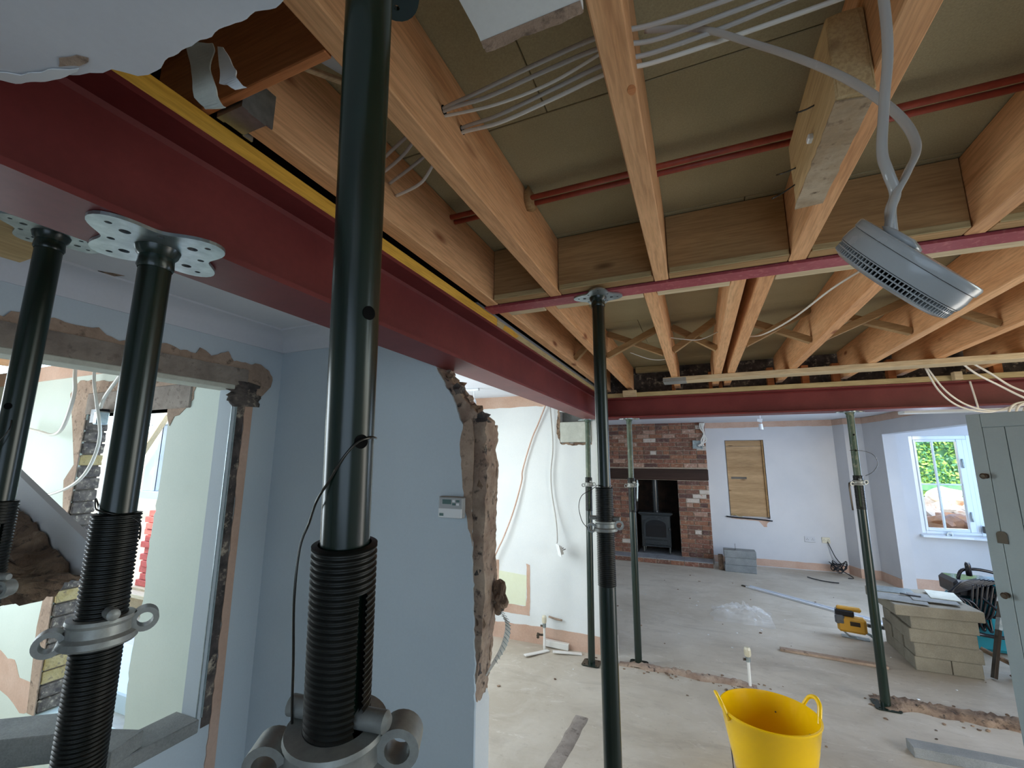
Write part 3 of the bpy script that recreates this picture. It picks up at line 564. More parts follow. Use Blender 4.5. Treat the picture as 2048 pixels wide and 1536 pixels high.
cable([(-.49, .709, 2.465), (-.35, .712, 2.449), (-.22, .702, 2.444), (-.108, .678, 2.447)], .0032, 'cable_w', 'thin pale cable crossing below the others from the first drilled hole', cb)
cable([(-.742, .87, 2.475), (-.62, .82, 2.465), (-.49, .786, 2.488), (-.36, .760, 2.468), (-.22, .725, 2.452), (-.108, .703, 2.445), (-.035, .718, 2.450), (.08, .722, 2.455), (.191, .716, 2.458), (.31, .715, 2.46)], .0042, 'cable_g', 'upper grey cable from the second drilled hole', cb)
cable([(-.742, .90, 2.455), (-.63, .86, 2.440), (-.56, .82, 2.455), (-.49, .789, 2.480), (-.36, .772, 2.460), (-.22, .740, 2.445), (-.108, .716, 2.437), (-.036, .735, 2.446), (.08, .743, 2.452), (.2, .745, 2.456), (.31, .745, 2.46)], .0042, 'cable_w', 'lower pale cable from the second drilled hole', cb)
# smoke alarm
al = thing('smoke_alarm', (.224, .582, 1.933), 'grey round smoke alarm hanging from two cables below the joists', 'smoke alarm')
fz = Vector((-0.6476, 0.5005, -0.5745)); fz.normalize(); fx = Vector((.6695, .0110, -.7433)); fx = (fx-fz*fx.dot(fz)).normalized(); fy = fz.cross(fx)
al.rotation_euler = Matrix((fx, fy, fz)).transposed().to_euler()
R_ = .069
mk('back_plate', lathe(NB(), [(R_*.2, -.0225), (R_*.96, -.0225), (R_*.985, -.020), (R_*.985, -.010), (R_*.93, -.009)], 64), 'alarm', al, True, smooth=35)
mk('alarm_body', lathe(NB(), [(R_*.9, -.011), (R_*.965, -.009), (R_*.99, .002), (R_*.985, .013), (R_*.93, .014)], 64), 'alarm', al, True, smooth=35)
mk('vent_hollow', lathe(NB(), [(R_*.90, .012), (R_*.90, .030)], 64), 'hole', al, True)
mk('vent_ring', lathe(NB(), [(R_*.93, .0135), (R_*.975, .0140), (R_*.975, .0155), (R_*.93, .0155)], 64), 'alarm', al, True)
mk('vent_ring', lathe(NB(), [(R_*.92, .0200), (R_*.965, .0203), (R_*.965, .0220), (R_*.92, .0220)], 64), 'alarm', al, True)
mk('face_cover', lathe(NB(), [(R_*.90, .0275), (R_*.95, .0280), (R_*.945, .030), (R_*.86, .034), (R_*.4, .0375), (.001, .038)], 64), 'alarm', al, True, smooth=35)
bm = NB()
for k in range(96):
    T = Matrix.Rotation(2*pi*k/96, 4, 'Z') @ Matrix.Translation((R_*.93, 0, 0)); box(bm, -.003, .002, -.00055, .00055, .0145, .029, 0, T)
mk('vent_ribs', bm, 'alarm', al, True, kind='stuff')
mk('mounting_boss', lump(NB(), (-.022, .005, -.026), (.020, .015, .006), 2, .2), 'alarm', al, True, smooth=True)
bm = NB()
for a0, a1, zz, hh in ((200, 222, -.003, .0012), (203, 235, -.0005, .0009), (206, 232, .0022, .0009), (262, 264, -.002, .003), (290, 300, .003, .0012), (300, 304, .002, .004), (270, 288, .0035, .0006)):
    n_ = max(1, int((a1-a0)/2))
    for q in range(n_):
        T = Matrix.Rotation(radians(a0+2*q), 4, 'Z') @ Matrix.Translation((R_*.986, 0, zz)); box(bm, 0, .0004, 0, .0018, 0, hh*.8, 0, T)
mk('printed_marks', bm, 'alarm_d', al, True, label='small printed lettering')
al.scale = (1, 1, .72)
cable([(-.041, .717, 2.502), (.05, .718, 2.465), (.123, .717, 2.404), (.181, .691, 2.323), (.226, .66, 2.239), (.253, .622, 2.148), (.254, .591, 2.079), (.233, .569, 2.035), (.215, .562, 2.002), (.207, .572, 1.962)], .0055, 'cable_g', 'grey cable arching from the middle joist down into the smoke alarm', flat=.6, seg=10)
cable([(.236, .548, 2.60), (.233, .549, 2.40), (.229, .551, 2.205), (.219, .557, 2.122), (.211, .560, 2.063), (.213, .560, 2.035), (.219, .567, 2.012), (.212, .566, 1.991), (.214, .575, 1.960)], .0055, 'cable_g', 'grey cable dropping straight down into the smoke alarm', flat=.6, seg=10)
cable([(-.39, 3.0, 2.453), (-.26, 3.0, 2.395), (-.166, 3.0, 2.385), (-.108, 3.0, 2.41)], .003, 'cable_w', 'thin white wire sagging below the braces right of the middle prop')
cable([(-.112, 2.7, 2.45), (-.04, 2.7, 2.432), (.05, 2.7, 2.42), (.15, 2.7, 2.455)], .003, 'cable_w', 'thin white wire looping between the braces left of the close joist pair')
cable([(.28, 2.75, 2.43), (.36, 2.65, 2.40), (.46, 2.4, 2.40), (.56, 2.1, 2.43), (.66, 1.95, 2.46)], .0045, 'cable_w', 'white cable curving through the far joist right of the close pair')
cable([(.30, 2.0, 2.545), (.45, 2.0, 2.55), (.64, 2.0, 2.54)], .0016, 'copper', 'thin brown wire stretched to the far joist behind the alarm')
fb = 'white cables drooping in front of the far red beam'
cable([(1.50, 3.86, 2.36), (1.56, 3.88, 2.20), (1.66, 3.9, 2.09), (1.80, 3.9, 2.045), (1.94, 3.9, 2.08), (2.1, 3.9, 2.09)], .006, 'cable_w', 'lower of two long cables drooping at right in front of the far beam', fb)
cable([(1.51, 3.86, 2.36), (1.60, 3.88, 2.19), (1.72, 3.9, 2.085), (1.86, 3.9, 2.052), (1.98, 3.9, 2.085), (2.1, 3.9, 2.10)], .006, 'cable_w', 'upper of two long cables drooping at right in front of the far beam', fb)
cable([(1.68, 3.82, 2.37), (1.76, 3.86, 2.30), (1.88, 3.9, 2.22), (1.99, 3.9, 2.13), (2.15, 3.9, 2.02)], .007, 'cable_w', 'cable slanting down to the right edge across the far beam', fb)
cable([(1.73, 3.82, 2.37), (1.84, 3.88, 2.30), (1.95, 3.9, 2.20), (2.1, 3.9, 2.12)], .007, 'cable_w', 'second cable slanting to the right edge across the far beam', fb)
cable([(1.79, 4.02, 2.275), (1.80, 4.02, 2.18), (1.81, 4.02, 2.07)], .006, 'cable_w', 'short straight vertical cable against the far beam', fb)
for k in range(3):
    cable([(1.87+.035*k, 3.84, 2.03), (1.90+.035*k, 3.86, 2.075), (1.96+.03*k, 3.88, 2.10), (2.06+.02*k, 3.88, 2.10)], .007, 'cable_w', ['leftmost', 'middle', 'rightmost'][k]+' of three cable tails above the grey door', 'cable tails above the door')
# ================================================================ props
def prop(top, base, zt_thread, zc, label, head='galv', tube_mat='green_steel', low_mat='green_steel', slot_a=0.0, spin=0.0, thread_len=.36, detail=True, hole_zs=(), handle_a=0.0, wire=None, group='steel props under the beams', cs=1.0, hp=1.0):
    """axis from base (floor) to top; heights are measured along z"""
    b_, t_ = Vector(base), Vector(top); d = t_-b_; L = d.length; q = d.to_track_quat('Z', 'Y')
    f = L/(t_.z-b_.z); zth, zco = (zt_thread-b_.z)*f, (zc-b_.z)*f
    r = thing('acrow_prop' if False else 'steel_prop', base, label, 'prop', group); r.rotation_mode = 'QUATERNION'
    # keep local X along world X as far as possible
    zx = d.normalized(); xx = (Vector((1, 0, 0))-zx*zx.x).normalized(); yy_ = zx.cross(xx)
    r.rotation_quaternion = Matrix((xx, yy_, zx)).transposed().to_quaternion()
    sg = 40 if detail else 20
    mk('inner_tube', lathe(NB(), [(.0242, zco-.25), (.0242, L-.012)], sg), tube_mat, r, True, smooth=40)
    # outer tube with rolled thread and slot
    pr = [(.0300, .008), (.0302, zth-thread_len)]
    n_ = int(thread_len/.0062) if detail else int(thread_len/.012); z = zth-thread_len; st = thread_len/n_
    for k in range(n_):
        pr += [(.0300, z+st*.15), (.0322, z+st*.4), (.0322, z+st*.62), (.0300, z+st*.9)]; z += st
    pr += [(.0322, zth), (.0262, zth+.001)]
    lo = [p for p in pr if p[1] <= zth-thread_len+1e-6]; hi = [p for p in pr if p[1] > zth-thread_len-1e-6]
    mk('outer_tube', lathe(NB(), lo, sg, cap=(True, False)), low_mat, r, True, smooth=40)
    gap = (slot_a-.22, slot_a+.22, zth-thread_len+.02, zth-.045)
    bm = lathe(NB(), hi, sg, gap=gap, cap=(False, False)); bm2 = lathe(NB(), [(.0268, zth-thread_len), (.0268, zth)], sg, gap=gap, cap=(False, False)); join(bm, bm2)
    mk('threaded_sleeve', bm, 'thread', r, True, smooth=50)
    # cast collar nut
    bm = lathe(NB(), [(.0325, zco-.036*cs), (.041*cs, zco-.036*cs), (.0435*cs, zco-.033*cs), (.0420*cs, zco-.026*cs), (.0365*cs, zco-.022*cs), (.0355*cs, zco-.010*cs), (.0385*cs, zco-.006), (.0375*cs, zco-.001), (.0325, zco)], sg, cap=(False, False))
    cn = mk('collar_nut', bm, 'cast', r, True, smooth=35)
    for j, a in enumerate((handle_a, handle_a+pi)):
        T = Matrix.Rotation(a, 4, 'Z') @ Matrix.Translation((.049*cs, 0, zco-(.014 if j == 0 else .026)*cs)) @ Matrix.Rotation(pi/2, 4, 'X') @ Matrix.Translation((0, 0, -.011*cs))
        reparent(mk('collar_lug', plate(circ(0, 0, .0165*cs, 24), [circ(0, 0, .0098*cs, 18)], .022*cs, T), 'cast', r, True, smooth=35), cn)
    T = Matrix.Rotation(slot_a+.35, 4, 'Z') @ Matrix.Translation((0, 0, zco+.009)) @ Matrix.Rotation(pi/2, 4, 'Y') @ Matrix.Translation((0, 0, -.055))
    pn = mk('pin', lathe(NB(), [(.0060, 0), (.0078*cs, .002), (.0078*cs, .108), (.006, .112)], 16, T), 'cast', r, True, smooth=40)
    # head and base plates
    def quat(rr, k): return [((rr+k*cos(4*a))*cos(a), (rr+k*cos(4*a))*sin(a)) for a in [2*pi*i/72 for i in range(72)]]
    hs = [circ(cx*.052, cy*.052, .0065, 12) for cx, cy in ((1, 0), (-1, 0), (0, 1), (0, -1))]+[circ(cx*.036, cy*.036, .0045, 10) for cx, cy in ((1, 1), (-1, 1), (1, -1), (-1, -1))]+[circ(cx*.075, cy*.075, .004, 10) for cx, cy in ((1, 0), (-1, 0), (0, 1), (0, -1))]
    R45 = Matrix.Rotation(spin, 4, 'Z')
    mk('head_plate', plate([(x*hp, y*hp) for x, y in quat(.078, .017)], [[(x*hp, y*hp) for x, y in h_] for h_ in hs], .006, Matrix.Translation((0, 0, L-.006)) @ R45), 'galv' if head.startswith('galv') else head, r, True)
    mk('head_socket', lathe(NB(), [(.0250, L-.045), (.0275, L-.040), (.0262, L-.022), (.031, L-.016), (.034, L-.0062)], sg, cap=(False, False)), tube_mat, r, True, smooth=40)
    mk('base_plate', plate([(-.075, -.06), (-.06, -.075), (.06, -.075), (.075, -.06), (.075, .06), (.06, .075), (-.06, .075), (-.075, .06)], [circ(.05, .05, .007), circ(-.05, .05, .007), circ(.05, -.05, .007), circ(-.05, -.05, .007)], .007, TZ(.001)), low_mat, r, True)
    for (hz, ha) in hole_zs:
        T = Matrix.Rotation(ha, 4, 'Z') @ Matrix.Translation((.0236, 0, (hz-b_.z)*f)) @ Matrix.Rotation(pi/2, 4, 'Y')
        mk('tube_hole_shade', lathe(NB(), [(.0072, 0), (.0072, .0009)], 18, T), 'hole', r, True)  # dark disc on the tube, hole shade put into its colour
    if wire:
        bm = NB(); tube(bm, wire, .0013 if detail else .002, 6, 8); mk('pin_wire', bm, 'wire', r, smooth=True) if False else None
        bm.free() if False else None
        me_off = r.matrix_basis.inverted()
        bmesh.ops.transform(bm, matrix=me_off, verts=bm.verts); reparent(mk('pin_wire', bm, 'wire', r, True, smooth=True), pn)
    return r
GP = 'steel props holding the beams up'
# foreground prop
t0 = Vector((-.301, .304, 2.198)); t1 = Vector((-.354, .383, 1.469)); dd = (t1-t0)/(t0.z-t1.z); bs = t0+dd*(t0.z); t9 = t0-dd*.085
ax = lambda z: t0+dd*(t0.z-z)
def around(z, a, rr=.0262):
    c_ = ax(z); return (c_.x+rr*cos(a), c_.y+rr*sin(a), z)
wr = [around(1.742, .6), around(1.742, .1), around(1.737, -.5), around(1.722, -1.0), around(1.70, -1.5), around(1.68, -2.0, .03), (ax(1.655).x-.038, ax(1.655).y-.012, 1.655), (ax(1.63).x-.043, ax(1.63).y-.018, 1.63), (ax(1.58).x-.043, ax(1.58).y-.022, 1.58), (ax(1.52).x-.040, ax(1.52).y-.022, 1.52), (ax(1.46).x-.040, ax(1.46).y-.02, 1.46), (ax(1.43).x-.04, ax(1.43).y-.015, 1.43)]
prop(t9, bs, 1.634, 1.457, 'big dark green steel prop in the foreground centre-left, nearest of all', head='green_steel', slot_a=-.15, spin=.3, thread_len=.40, hole_zs=((1.870, -.25), (1.740, -.35), (2.05, 2.2)), handle_a=.45, wire=wr, group=GP, cs=1.3)
# second left prop under the long beam
p2 = (-.880, .424); w2 = [(-.880+.028*cos(a), .424+.028*sin(a), 1.655-.004*k) for k, a in enumerate([radians(x) for x in (-230, -190, -150, -110, -80, -50, -20, 10)])]+[(-.845, .44, 1.615), (-.85, .445, 1.59)]
w2 = [(-.918, .42, 1.618), (-.925, .418, 1.640), (-.915, .408, 1.655)]+w2[3:]
prop((-.880, .424, 2.099), (-.880, .424, 0), 1.632, 1.478, 'dark prop with shiny galvanised head under the long beam, second from the left edge', slot_a=2.6, spin=.35, thread_len=.38, handle_a=1.1, wire=w2, group=GP, cs=1.1, hp=1.25)
# leftmost prop behind the beam
prop((-1.375, .448, 2.245), (-1.375, .448, 0), 1.63, 1.47, 'dark green prop at the far left edge, behind the long red beam', spin=.2, thread_len=.36, hole_zs=((1.83, -.9),), handle_a=.4, group=GP, wire=[(-1.352, .436, 1.80), (-1.34, .43, 1.775), (-1.36, .415, 1.73), (-1.385, .42, 1.71), (-1.41, .43, 1.74), (-1.402, .455, 1.78)])
mk('head_timber', box(NB(), -1.68, -1.10, .36, .50, 2.247, 2.334, .004), 'old_wood_y', label='buff timber pad on top of the far left prop', cat='timber')
# middle prop
pa = (-.328, 1.641)
wa = [(pa[0]+.031*cos(radians(a)), pa[1]+.031*sin(radians(a)), 1.625+.004*sin(radians(a*2))) for a in range(-190, 60, 35)]
wa = [(-.385, 1.62, 1.475), (-.405, 1.61, 1.50), (-.415, 1.605, 1.55), (-.405, 1.61, 1.59), (-.375, 1.62, 1.61)]+wa
prop((pa[0], pa[1], 2.361), (pa[0]+.0, pa[1], 0), 1.62, 1.503, 'dark green middle prop standing under the narrow red steel with a grey four-lobed head', head='galv', slot_a=2.8, spin=.2, thread_len=.34, handle_a=.2, wire=wa, group=GP)
# distant props
prop((-.575, 4.14, 2.099), (-.585, 4.16, 0), 1.56, 1.515, 'slim green prop in front of the brick fireplace', tube_mat='green_worn', slot_a=-1.2, thread_len=.3, detail=False, handle_a=.1, group=GP)
prop((-.955, 4.10, 2.099), (-.958, 4.02, 0), 1.56, 1.515, 'slim green prop half hidden behind the middle prop', tube_mat='green_worn', slot_a=-1.2, thread_len=.3, detail=False, handle_a=.1, group=GP)
wr_ = [(1.07, 4.11, 1.80), (1.11, 4.10, 1.80), (1.17, 4.11, 1.79), (1.22, 4.12, 1.76), (1.235, 4.12, 1.70), (1.20, 4.12, 1.64), (1.15, 4.12, 1.61)]
prop((1.113, 4.15, 2.099), (1.113, 4.20, 0), 1.61, 1.575, 'worn green prop at right beside the stack of buff blocks', tube_mat='green_worn', low_mat='green_steel', slot_a=-1.9, thread_len=.25, detail=False, hole_zs=((1.92, -1.5), (1.80, -1.5)), handle_a=.3, wire=wr_, group=GP)
for (x, y, l_) in ((-.585, 4.13, 'fireplace'), (1.08, 4.12, 'right')):
    bm = NB(); tube(bm, [(x+.055, y, 1.545), (x+.058, y-.01, 1.50), (x+.05, y-.01, 1.36)] if l_ == 'fireplace' else [(x-.045, y, 1.56), (x-.05, y-.01, 1.50), (x-.045, y-.01, 1.36)], .006, 8, 4)
    mk('collar_handle', bm, 'galv' if l_ == 'fireplace' else 'bronze', [o for o in bpy.data.objects if o.get('label', '').startswith('slim green prop in front' if l_ == 'fireplace' else 'worn green prop')][0], smooth=True)
# ================================================================ things on and in the walls near
th = thing('thermostat', (-.885, 1.509, 1.50), 'white heating programmer with a small grey screen on the blue wall', 'thermostat')
mk('case', box(NB(), -.938, -.832, 1.483, 1.509, 1.500, 1.578, .004), 'alarm', th)
mk('front_cover', box(NB(), -.936, -.834, 1.479, 1.484, 1.502, 1.537, .002), 'plastic_w', th)
mk('screen', box(NB(), -.920, -.882, 1.4815, 1.4835, 1.552, 1.569, .0005), 'lcd', th)
for i in range(2):
    for j in range(2): mk('button', box(NB(), -.876+.017*i, -.863+.017*i, 1.481, 1.4835, 1.548+.012*j, 1.556+.012*j, .0006), 'plastic_w' if (i+j) % 2 else 'lcd', th)
mk('badge', box(NB(), -.930, -.912, 1.4783, 1.4795, 1.508, 1.518, .0003), 'lcd', th)
mk('dust_top', box(NB(), -.938, -.832, 1.484, 1.509, 1.5781, 1.5788), 'rubble2', th)
bm = NB(); P = [(-.787, 1.61, 1.298), (-.758, 1.60, 1.22), (-.726, 1.60, 1.162), (-.695, 1.60, 1.114), (-.709, 1.60, 1.043), (-.755, 1.60, .968), (-.80, 1.60, .895)]
Q = catmull(P, 8); tw = 0
prev = None
for i, p in enumerate(Q):
    a = .7+i*.09; s = Vector((cos(a), sin(a)*.8, .15))*.011; c_ = (bm.verts.new(p-s), bm.verts.new(p+s))
    if prev: bm.faces.new((prev[0], prev[1], c_[1], c_[0]))
    prev = c_
bmesh.ops.solidify(bm, geom=bm.faces, thickness=.0014)
stp = mk('bent_mesh_bead', bm, 'pvc', label='bent metal plaster bead hanging off the torn wall end', cat='metal strip')
bm = NB(); Q2 = catmull([(p[0]+.012, p[1]-.002, p[2]) for p in P[1:6]], 10)
for i in range(0, len(Q2)-3, 2): tube(bm, [Q2[i]+Vector((-.02, 0, 0)), Q2[i+2]+Vector((.002, 0, 0))], .0012, 5, 1)
mk('mesh_wing', bm, 'galv', stp, kind='stuff')
mk('rubble_chunk', lump(NB(), (-.735, 1.605, 1.205), (.028, .02, .048), 4, .45, 3), 'rubble2', label='rough mortar lump clinging to the torn wall beside the metal bead', cat='rubble')
# adjacent-room bits
cable([(-3.66, 1.40, 2.50), (-3.61, 1.40, 2.25), (-3.60, 1.41, 2.12), (-3.68, 1.42, 1.93), (-3.82, 1.43, 1.87), (-4.05, 1.44, 1.896), (-4.3, 1.44, 1.93)], .011, 'cable_w', 'white cable looping down the pale green wall in the left room')
cable([(-3.42, 1.40, 2.50), (-3.38, 1.40, 2.22), (-3.305, 1.40, 2.06), (-3.25, 1.42, 1.85), (-3.30, 1.42, 1.68), (-3.44, 1.42, 1.57), (-3.70, 1.42, 1.50), (-3.95, 1.42, 1.48), (-4.2, 1.42, 1.47)], .009, 'cable_w', 'thin cable hanging across the rough brick jamb in the left room')
cable([(-3.0, 1.40, 2.30), (-3.12, 1.41, 2.20), (-3.26, 1.42, 2.09), (-3.32, 1.43, 2.02)], .010, 'cable_w', 'pair of pale cables slanting down to the junction box on the lintel')
jb = thing('junction_box', (-3.37, 1.46, 1.93), 'small black and silver junction box hanging under the lintel in the left room', 'junction box')
mk('box_body', box(NB(), -3.42, -3.34, 1.43, 1.49, 1.93, 2.02, .004), 'black', jb); mk('box_lid', box(NB(), -3.335, -3.29, 1.41, 1.47, 1.92, 2.00, .006), 'galv', jb)
for i, x in enumerate((-3.55, -3.95, -4.35, -4.75)):
    mk('ceiling_joist', box(NB(), x, x+.05, -1.0, 1.49, 2.40, 2.59, .003), 'joist_y', label='joist over the left room, '+['nearest', 'second nearest', 'third nearest', 'farthest'][i]+' to the opening', cat='joist')
mk('ceiling', box(NB(), -3.2, -2.0, -2.4, 1.505, 2.372, 2.39), 'ceil', kind=S)
# leaning plasterboard with masonry lump, near left
ch = thing('broken_wall_chunk', (-1.5, .55, 1.38), 'broken wall piece with flat grey board and crumbling masonry at the left edge', 'rubble')
bm = plate([(-2.15, 1.80), (-1.876, 1.700), (-1.314, 1.491), (-1.337, 1.462), (-1.377, 1.430), (-1.6, 1.40), (-2.15, 1.50)], [], .018, TY(.635)); mk('board_face', bm, 'grey_wall', ch, label='flat smooth grey board')
ro = ragged([(-2.15, 1.63), (-1.95, 1.61), (-1.831, 1.598), (-1.734, 1.58), (-1.653, 1.551), (-1.58, 1.522), (-1.544, 1.493), (-1.506, 1.49), (-1.45, 1.463), (-1.436, 1.441), (-1.377, 1.436), (-1.445, 1.42), (-1.454, 1.405), (-1.481, 1.391), (-1.56, 1.364), (-1.64, 1.355), (-1.716, 1.339), (-1.882, 1.312), (-2.15, 1.25)], .008, .012, 3, True)
bm = NB(); cx_ = Vector((-1.72, .60, 1.46)); rings = []
for k in range(9):
    t = k/8; sc_ = sqrt(max(0, 1-t*t)) if k < 8 else .02; row = []
    for (x, z) in ro:
        p = Vector((cx_.x+(x-cx_.x)*sc_, .612-.085*t, cx_.z+(z-cx_.z)*sc_)); nn = Vector((mnoise.noise(p*16), mnoise.noise(p*16+Vector((9, 0, 0))), mnoise.noise(p*16+Vector((0, 9, 0)))))
        n2 = Vector((mnoise.noise(p*60), mnoise.noise(p*60+Vector((9, 0, 0))), mnoise.noise(p*60+Vector((0, 9, 0))))); row.append(bm.verts.new(p+(nn*.022+n2*.009)*(min(1, t*3))))
    rings.append(row)
for a_, b2 in zip(rings, rings[1:]):
    for k in range(len(ro)): bm.faces.new((a_[k], a_[(k+1) % len(ro)], b2[(k+1) % len(ro)], b2[k]))
bm.faces.new(rings[0]); bm.faces.new(rings[-1]); bmesh.ops.recalc_face_normals(bm, faces=bm.faces)
mk('crumbling_masonry', bm, 'rubble2', ch, label='crumbling brown masonry')
# blocks on the sill
for i, (x, y, rz, sz, lb_) in enumerate(((-2.235, .905, .62, (.34, .15, .09), 'pale concrete block lying on the sill of the left opening'), (-1.945, 1.02, .35, (.13, .12, .055), 'small broken block on the sill beside the bright gap'))):
    T = Matrix.Translation((x, y, .702)) @ Matrix.Rotation(rz, 4, 'Z'); bm = box(NB(), -sz[0]/2, sz[0]/2, -sz[1]/2, sz[1]/2, 0, sz[2], .003, T)
    mk('concrete_block', bm, 'concrete', label=lb_, cat='block')
mk('concrete_block', box(NB(), -2.42, -2.04, .70, .83, .0, .695, .004), 'concrete', label='lower block pier behind the sill at bottom left', cat='block')
# ================================================================ middle room details
pf = 'loose white flex on the middle room wall'
cable([(-1.405, 4.18, 2.27), (-1.49, 4.19, 2.08), (-1.564, 4.19, 1.918), (-1.66, 4.19, 1.62), (-1.673, 4.19, 1.50), (-1.76, 4.18, 1.20), (-1.86, 4.17, .95), (-1.95, 4.17, .77), (-2.05, 4.17, .50)], .0075, 'pink', 'pinkish loose cable running diagonally down the white wall')
cable([(-1.358, 4.18, 2.27), (-1.34, 4.19, 2.0), (-1.337, 4.19, 1.816), (-1.360, 4.19, 1.60), (-1.352, 4.19, 1.40), (-1.31, 4.18, 1.15), (-1.288, 4.14, 1.0), (-1.284, 4.12, .945)], .0065, 'cable_g', 'white cable hanging down the wall to the dangling socket')
ds = thing('dangling_socket', (-1.262, 4.10, .82), 'socket faceplate dangling on its cable in front of the white wall', 'socket', rot=(0, 0, .0))
T = Matrix.Translation((0, 0, .065)) @ Matrix.Rotation(radians(-55), 4, 'Z') @ Matrix.Rotation(radians(14), 4, 'X')
mk('faceplate', box(NB(), -.048, .048, -.004, .004, -.055, .055, .003, T), 'plastic_w', ds, True)
mk('back_box', box(NB(), -.036, .036, .004, .03, -.036, .036, .002, T), 'cable_g', ds, True)
for s in (-1, 1): mk('terminal', lathe(NB(), [(.004, 0), (.004, .03)], 8, T @ Matrix.Translation((s*.028, .03, 0)) @ Matrix.Rotation(-pi/2, 4, 'X')), 'bronze', ds, True)
def riser(x, y, h, cap, label, rcap=.02):
    t = thing('pipe_riser', (x, y, 0), label, 'pipe')
    mk('pipe', lathe(NB(), [(.011, 0), (.011, h)], 14), 'pvc', t, True, smooth=40)
    if cap:
        mk('valve_body', lathe(NB(), [(.008, h-.03), (.017, h-.025), (.017, h+.01), (.010, h+.015)], 14), 'galv', t, True, smooth=40)
        bm = lathe(NB(), [(rcap*.8, h+.012), (rcap, h+.02), (rcap*.96, h+.07), (rcap*.7, h+.078)], 20, smooth_ := None) if False else lathe(NB(), [(rcap*.8, h+.012), (rcap, h+.02), (rcap*.96, h+.07), (rcap*.7, h+.078)], 20)
        mk('valve_cap', bm, 'cream', t, True, smooth=40)
        bm = NB()
        for k in range(16): box(bm, -.0015, .0015, rcap*.93, rcap*1.05, h+.024, h+.062, 0, Matrix.Rotation(2*pi*k/16, 4, 'Z'))
        mk('grip_ribs', bm, 'cream', t, True, kind='stuff')
        bm = NB(); tube(bm, [(0, 0, h-.01), (-.035, -.005, h-.012)], .009, 10, 1); mk('side_outlet', bm, 'bronze', t, True, smooth=True)
    return t
riser(-1.418, 4.12, .215, True, 'white pipe with a cream valve cap in front of the pink plaster band')
riser(.253, 4.12, .205, True, 'white pipe with a ribbed cream valve cap behind the yellow bucket', .024)
riser(-.757, 4.13, .22, False, 'thin white pipe stub beside the middle prop')
v2 = thing('pipe_tap', (-1.47, 4.15, .09), 'small dark drain tap on the pink plaster band left of the valve', 'tap')
bm = NB(); tube(bm, [(-1.44, 4.16, .11), (-1.47, 4.15, .11), (-1.49, 4.13, .125)], .010, 8, 3); mk('tap_body', bm, 'bronze', v2, smooth=True); mk('tap_lever', lump(NB(), (-1.485, 4.13, .10), (.014, .008, .018), 1, .2), 'bronze', v2)
bm = NB(); tube(bm, [(-1.40, 4.20, .262), (-1.33, 4.20, .25), (-1.27, 4.20, .245)], .009, 10, 2); mk('pipe_stub', bm, 'browncoat', smooth=True, label='short dusty pipe stub poking out of the wall beside the white riser', cat='pipe')
for i, (x, y, rz, l_, lb_) in enumerate(((-1.45, 4.0, .95, .26, 'white plastic strip lying on the floor in front of the riser'), (-1.33, 4.19, .05, .24, 'white off-cut leaning along the pink band right of the riser'), (-1.20, 4.11, .35, .26, 'pale splintered off-cut on the floor right of the riser'))):
    T = Matrix.Translation((x, y, .002)) @ Matrix.Rotation(rz, 4, 'Z') @ Matrix.Rotation(radians(3), 4, 'Y')
    mk('plastic_offcut', box(NB(), -l_/2, l_/2, -.02, .02, .006, .016 if i != 1 else .06, .002, T), 'pvc', label=lb_, cat='debris')
# floor scars and debris
def scar(x0, x1, y, w_, seed, slope=0.0, zamp=.022, wob=.03):
    bm = NB(); nx, ny = int((x1-x0)/.018), 8; g = []
    for i in range(nx+1):
        r_ = []; t = i/nx; env = min(1, t*8, (1-t)*8)
        ww = w_*(.9+wob*18*mnoise.noise(Vector((t*7, seed, 0))))
        for j in range(ny+1):
            s = j/ny*2-1; x = x0+(x1-x0)*t
            z = .003+max(0, (1-s*s))*env*zamp*(.5+.9*abs(mnoise.noise(Vector((x*24, s*3, seed))))) - (.004 if abs(s) == 1 else 0)
            r_.append(bm.verts.new((x, y+slope*(x-x0)+s*ww/2+wob*mnoise.noise(Vector((x*5, seed, 1))), z)))
        g.append(r_)
    for i in range(nx):
        for j in range(ny): bm.faces.new((g[i][j], g[i+1][j], g[i+1][j+1], g[i][j+1]))
    return bm
FL = bpy.data.objects['floor']
mk('wall_scar', scar(-.74, .30, 4.13, .11, 2, 0, .035), 'rubble', FL, smooth=True, label='broken edge left by the removed wall')
mk('wall_scar', scar(1.05, 2.35, 4.27, .22, 5, -.02, .045), 'rubble2', FL, smooth=True, label='dirty broken strip left by the removed wall at right')
bm = scar(0, .62, 0, .105, 7, 0, .012, .006); bmesh.ops.transform(bm, matrix=Matrix.Translation((-.875, 2.60, 0)) @ Matrix.Rotation(radians(87), 4, 'Z'), verts=bm.verts)
mk('floor_channel', bm, 'lintel', FL, smooth=True, label='short rough channel broken into the floor')
for i, (x, y, l_, a, w_) in enumerate(((.577, 4.98, .78, -.07, .055),)):
    T = Matrix.Translation((x, y, 0)) @ Matrix.Rotation(a, 4, 'Z'); mk('floor_batten', box(NB(), 0, l_, -w_/2, w_/2, .001, .022, .002, T), 'browncoat', label='thin dusty batten lying on the floor behind the yellow bucket', cat='timber')
bm = NB(); rs = random.Random(3)
for k in range(170):
    x, y = rs.choice(((rs.uniform(-1.6, 2.3), rs.uniform(2.2, 7.5)), (rs.uniform(-.8, .4), 4.13+rs.gauss(0, .09)), (rs.uniform(1.0, 2.2), 4.25+rs.gauss(0, .12))))
    s = rs.uniform(.004, .014); lump(bm, (x, y, s*.3), (s, s*rs.uniform(.5, 1), s*.5), k, .4, 1)
mk('scattered_grit', bm, 'rubble2', FL, kind='stuff')
bm = NB()
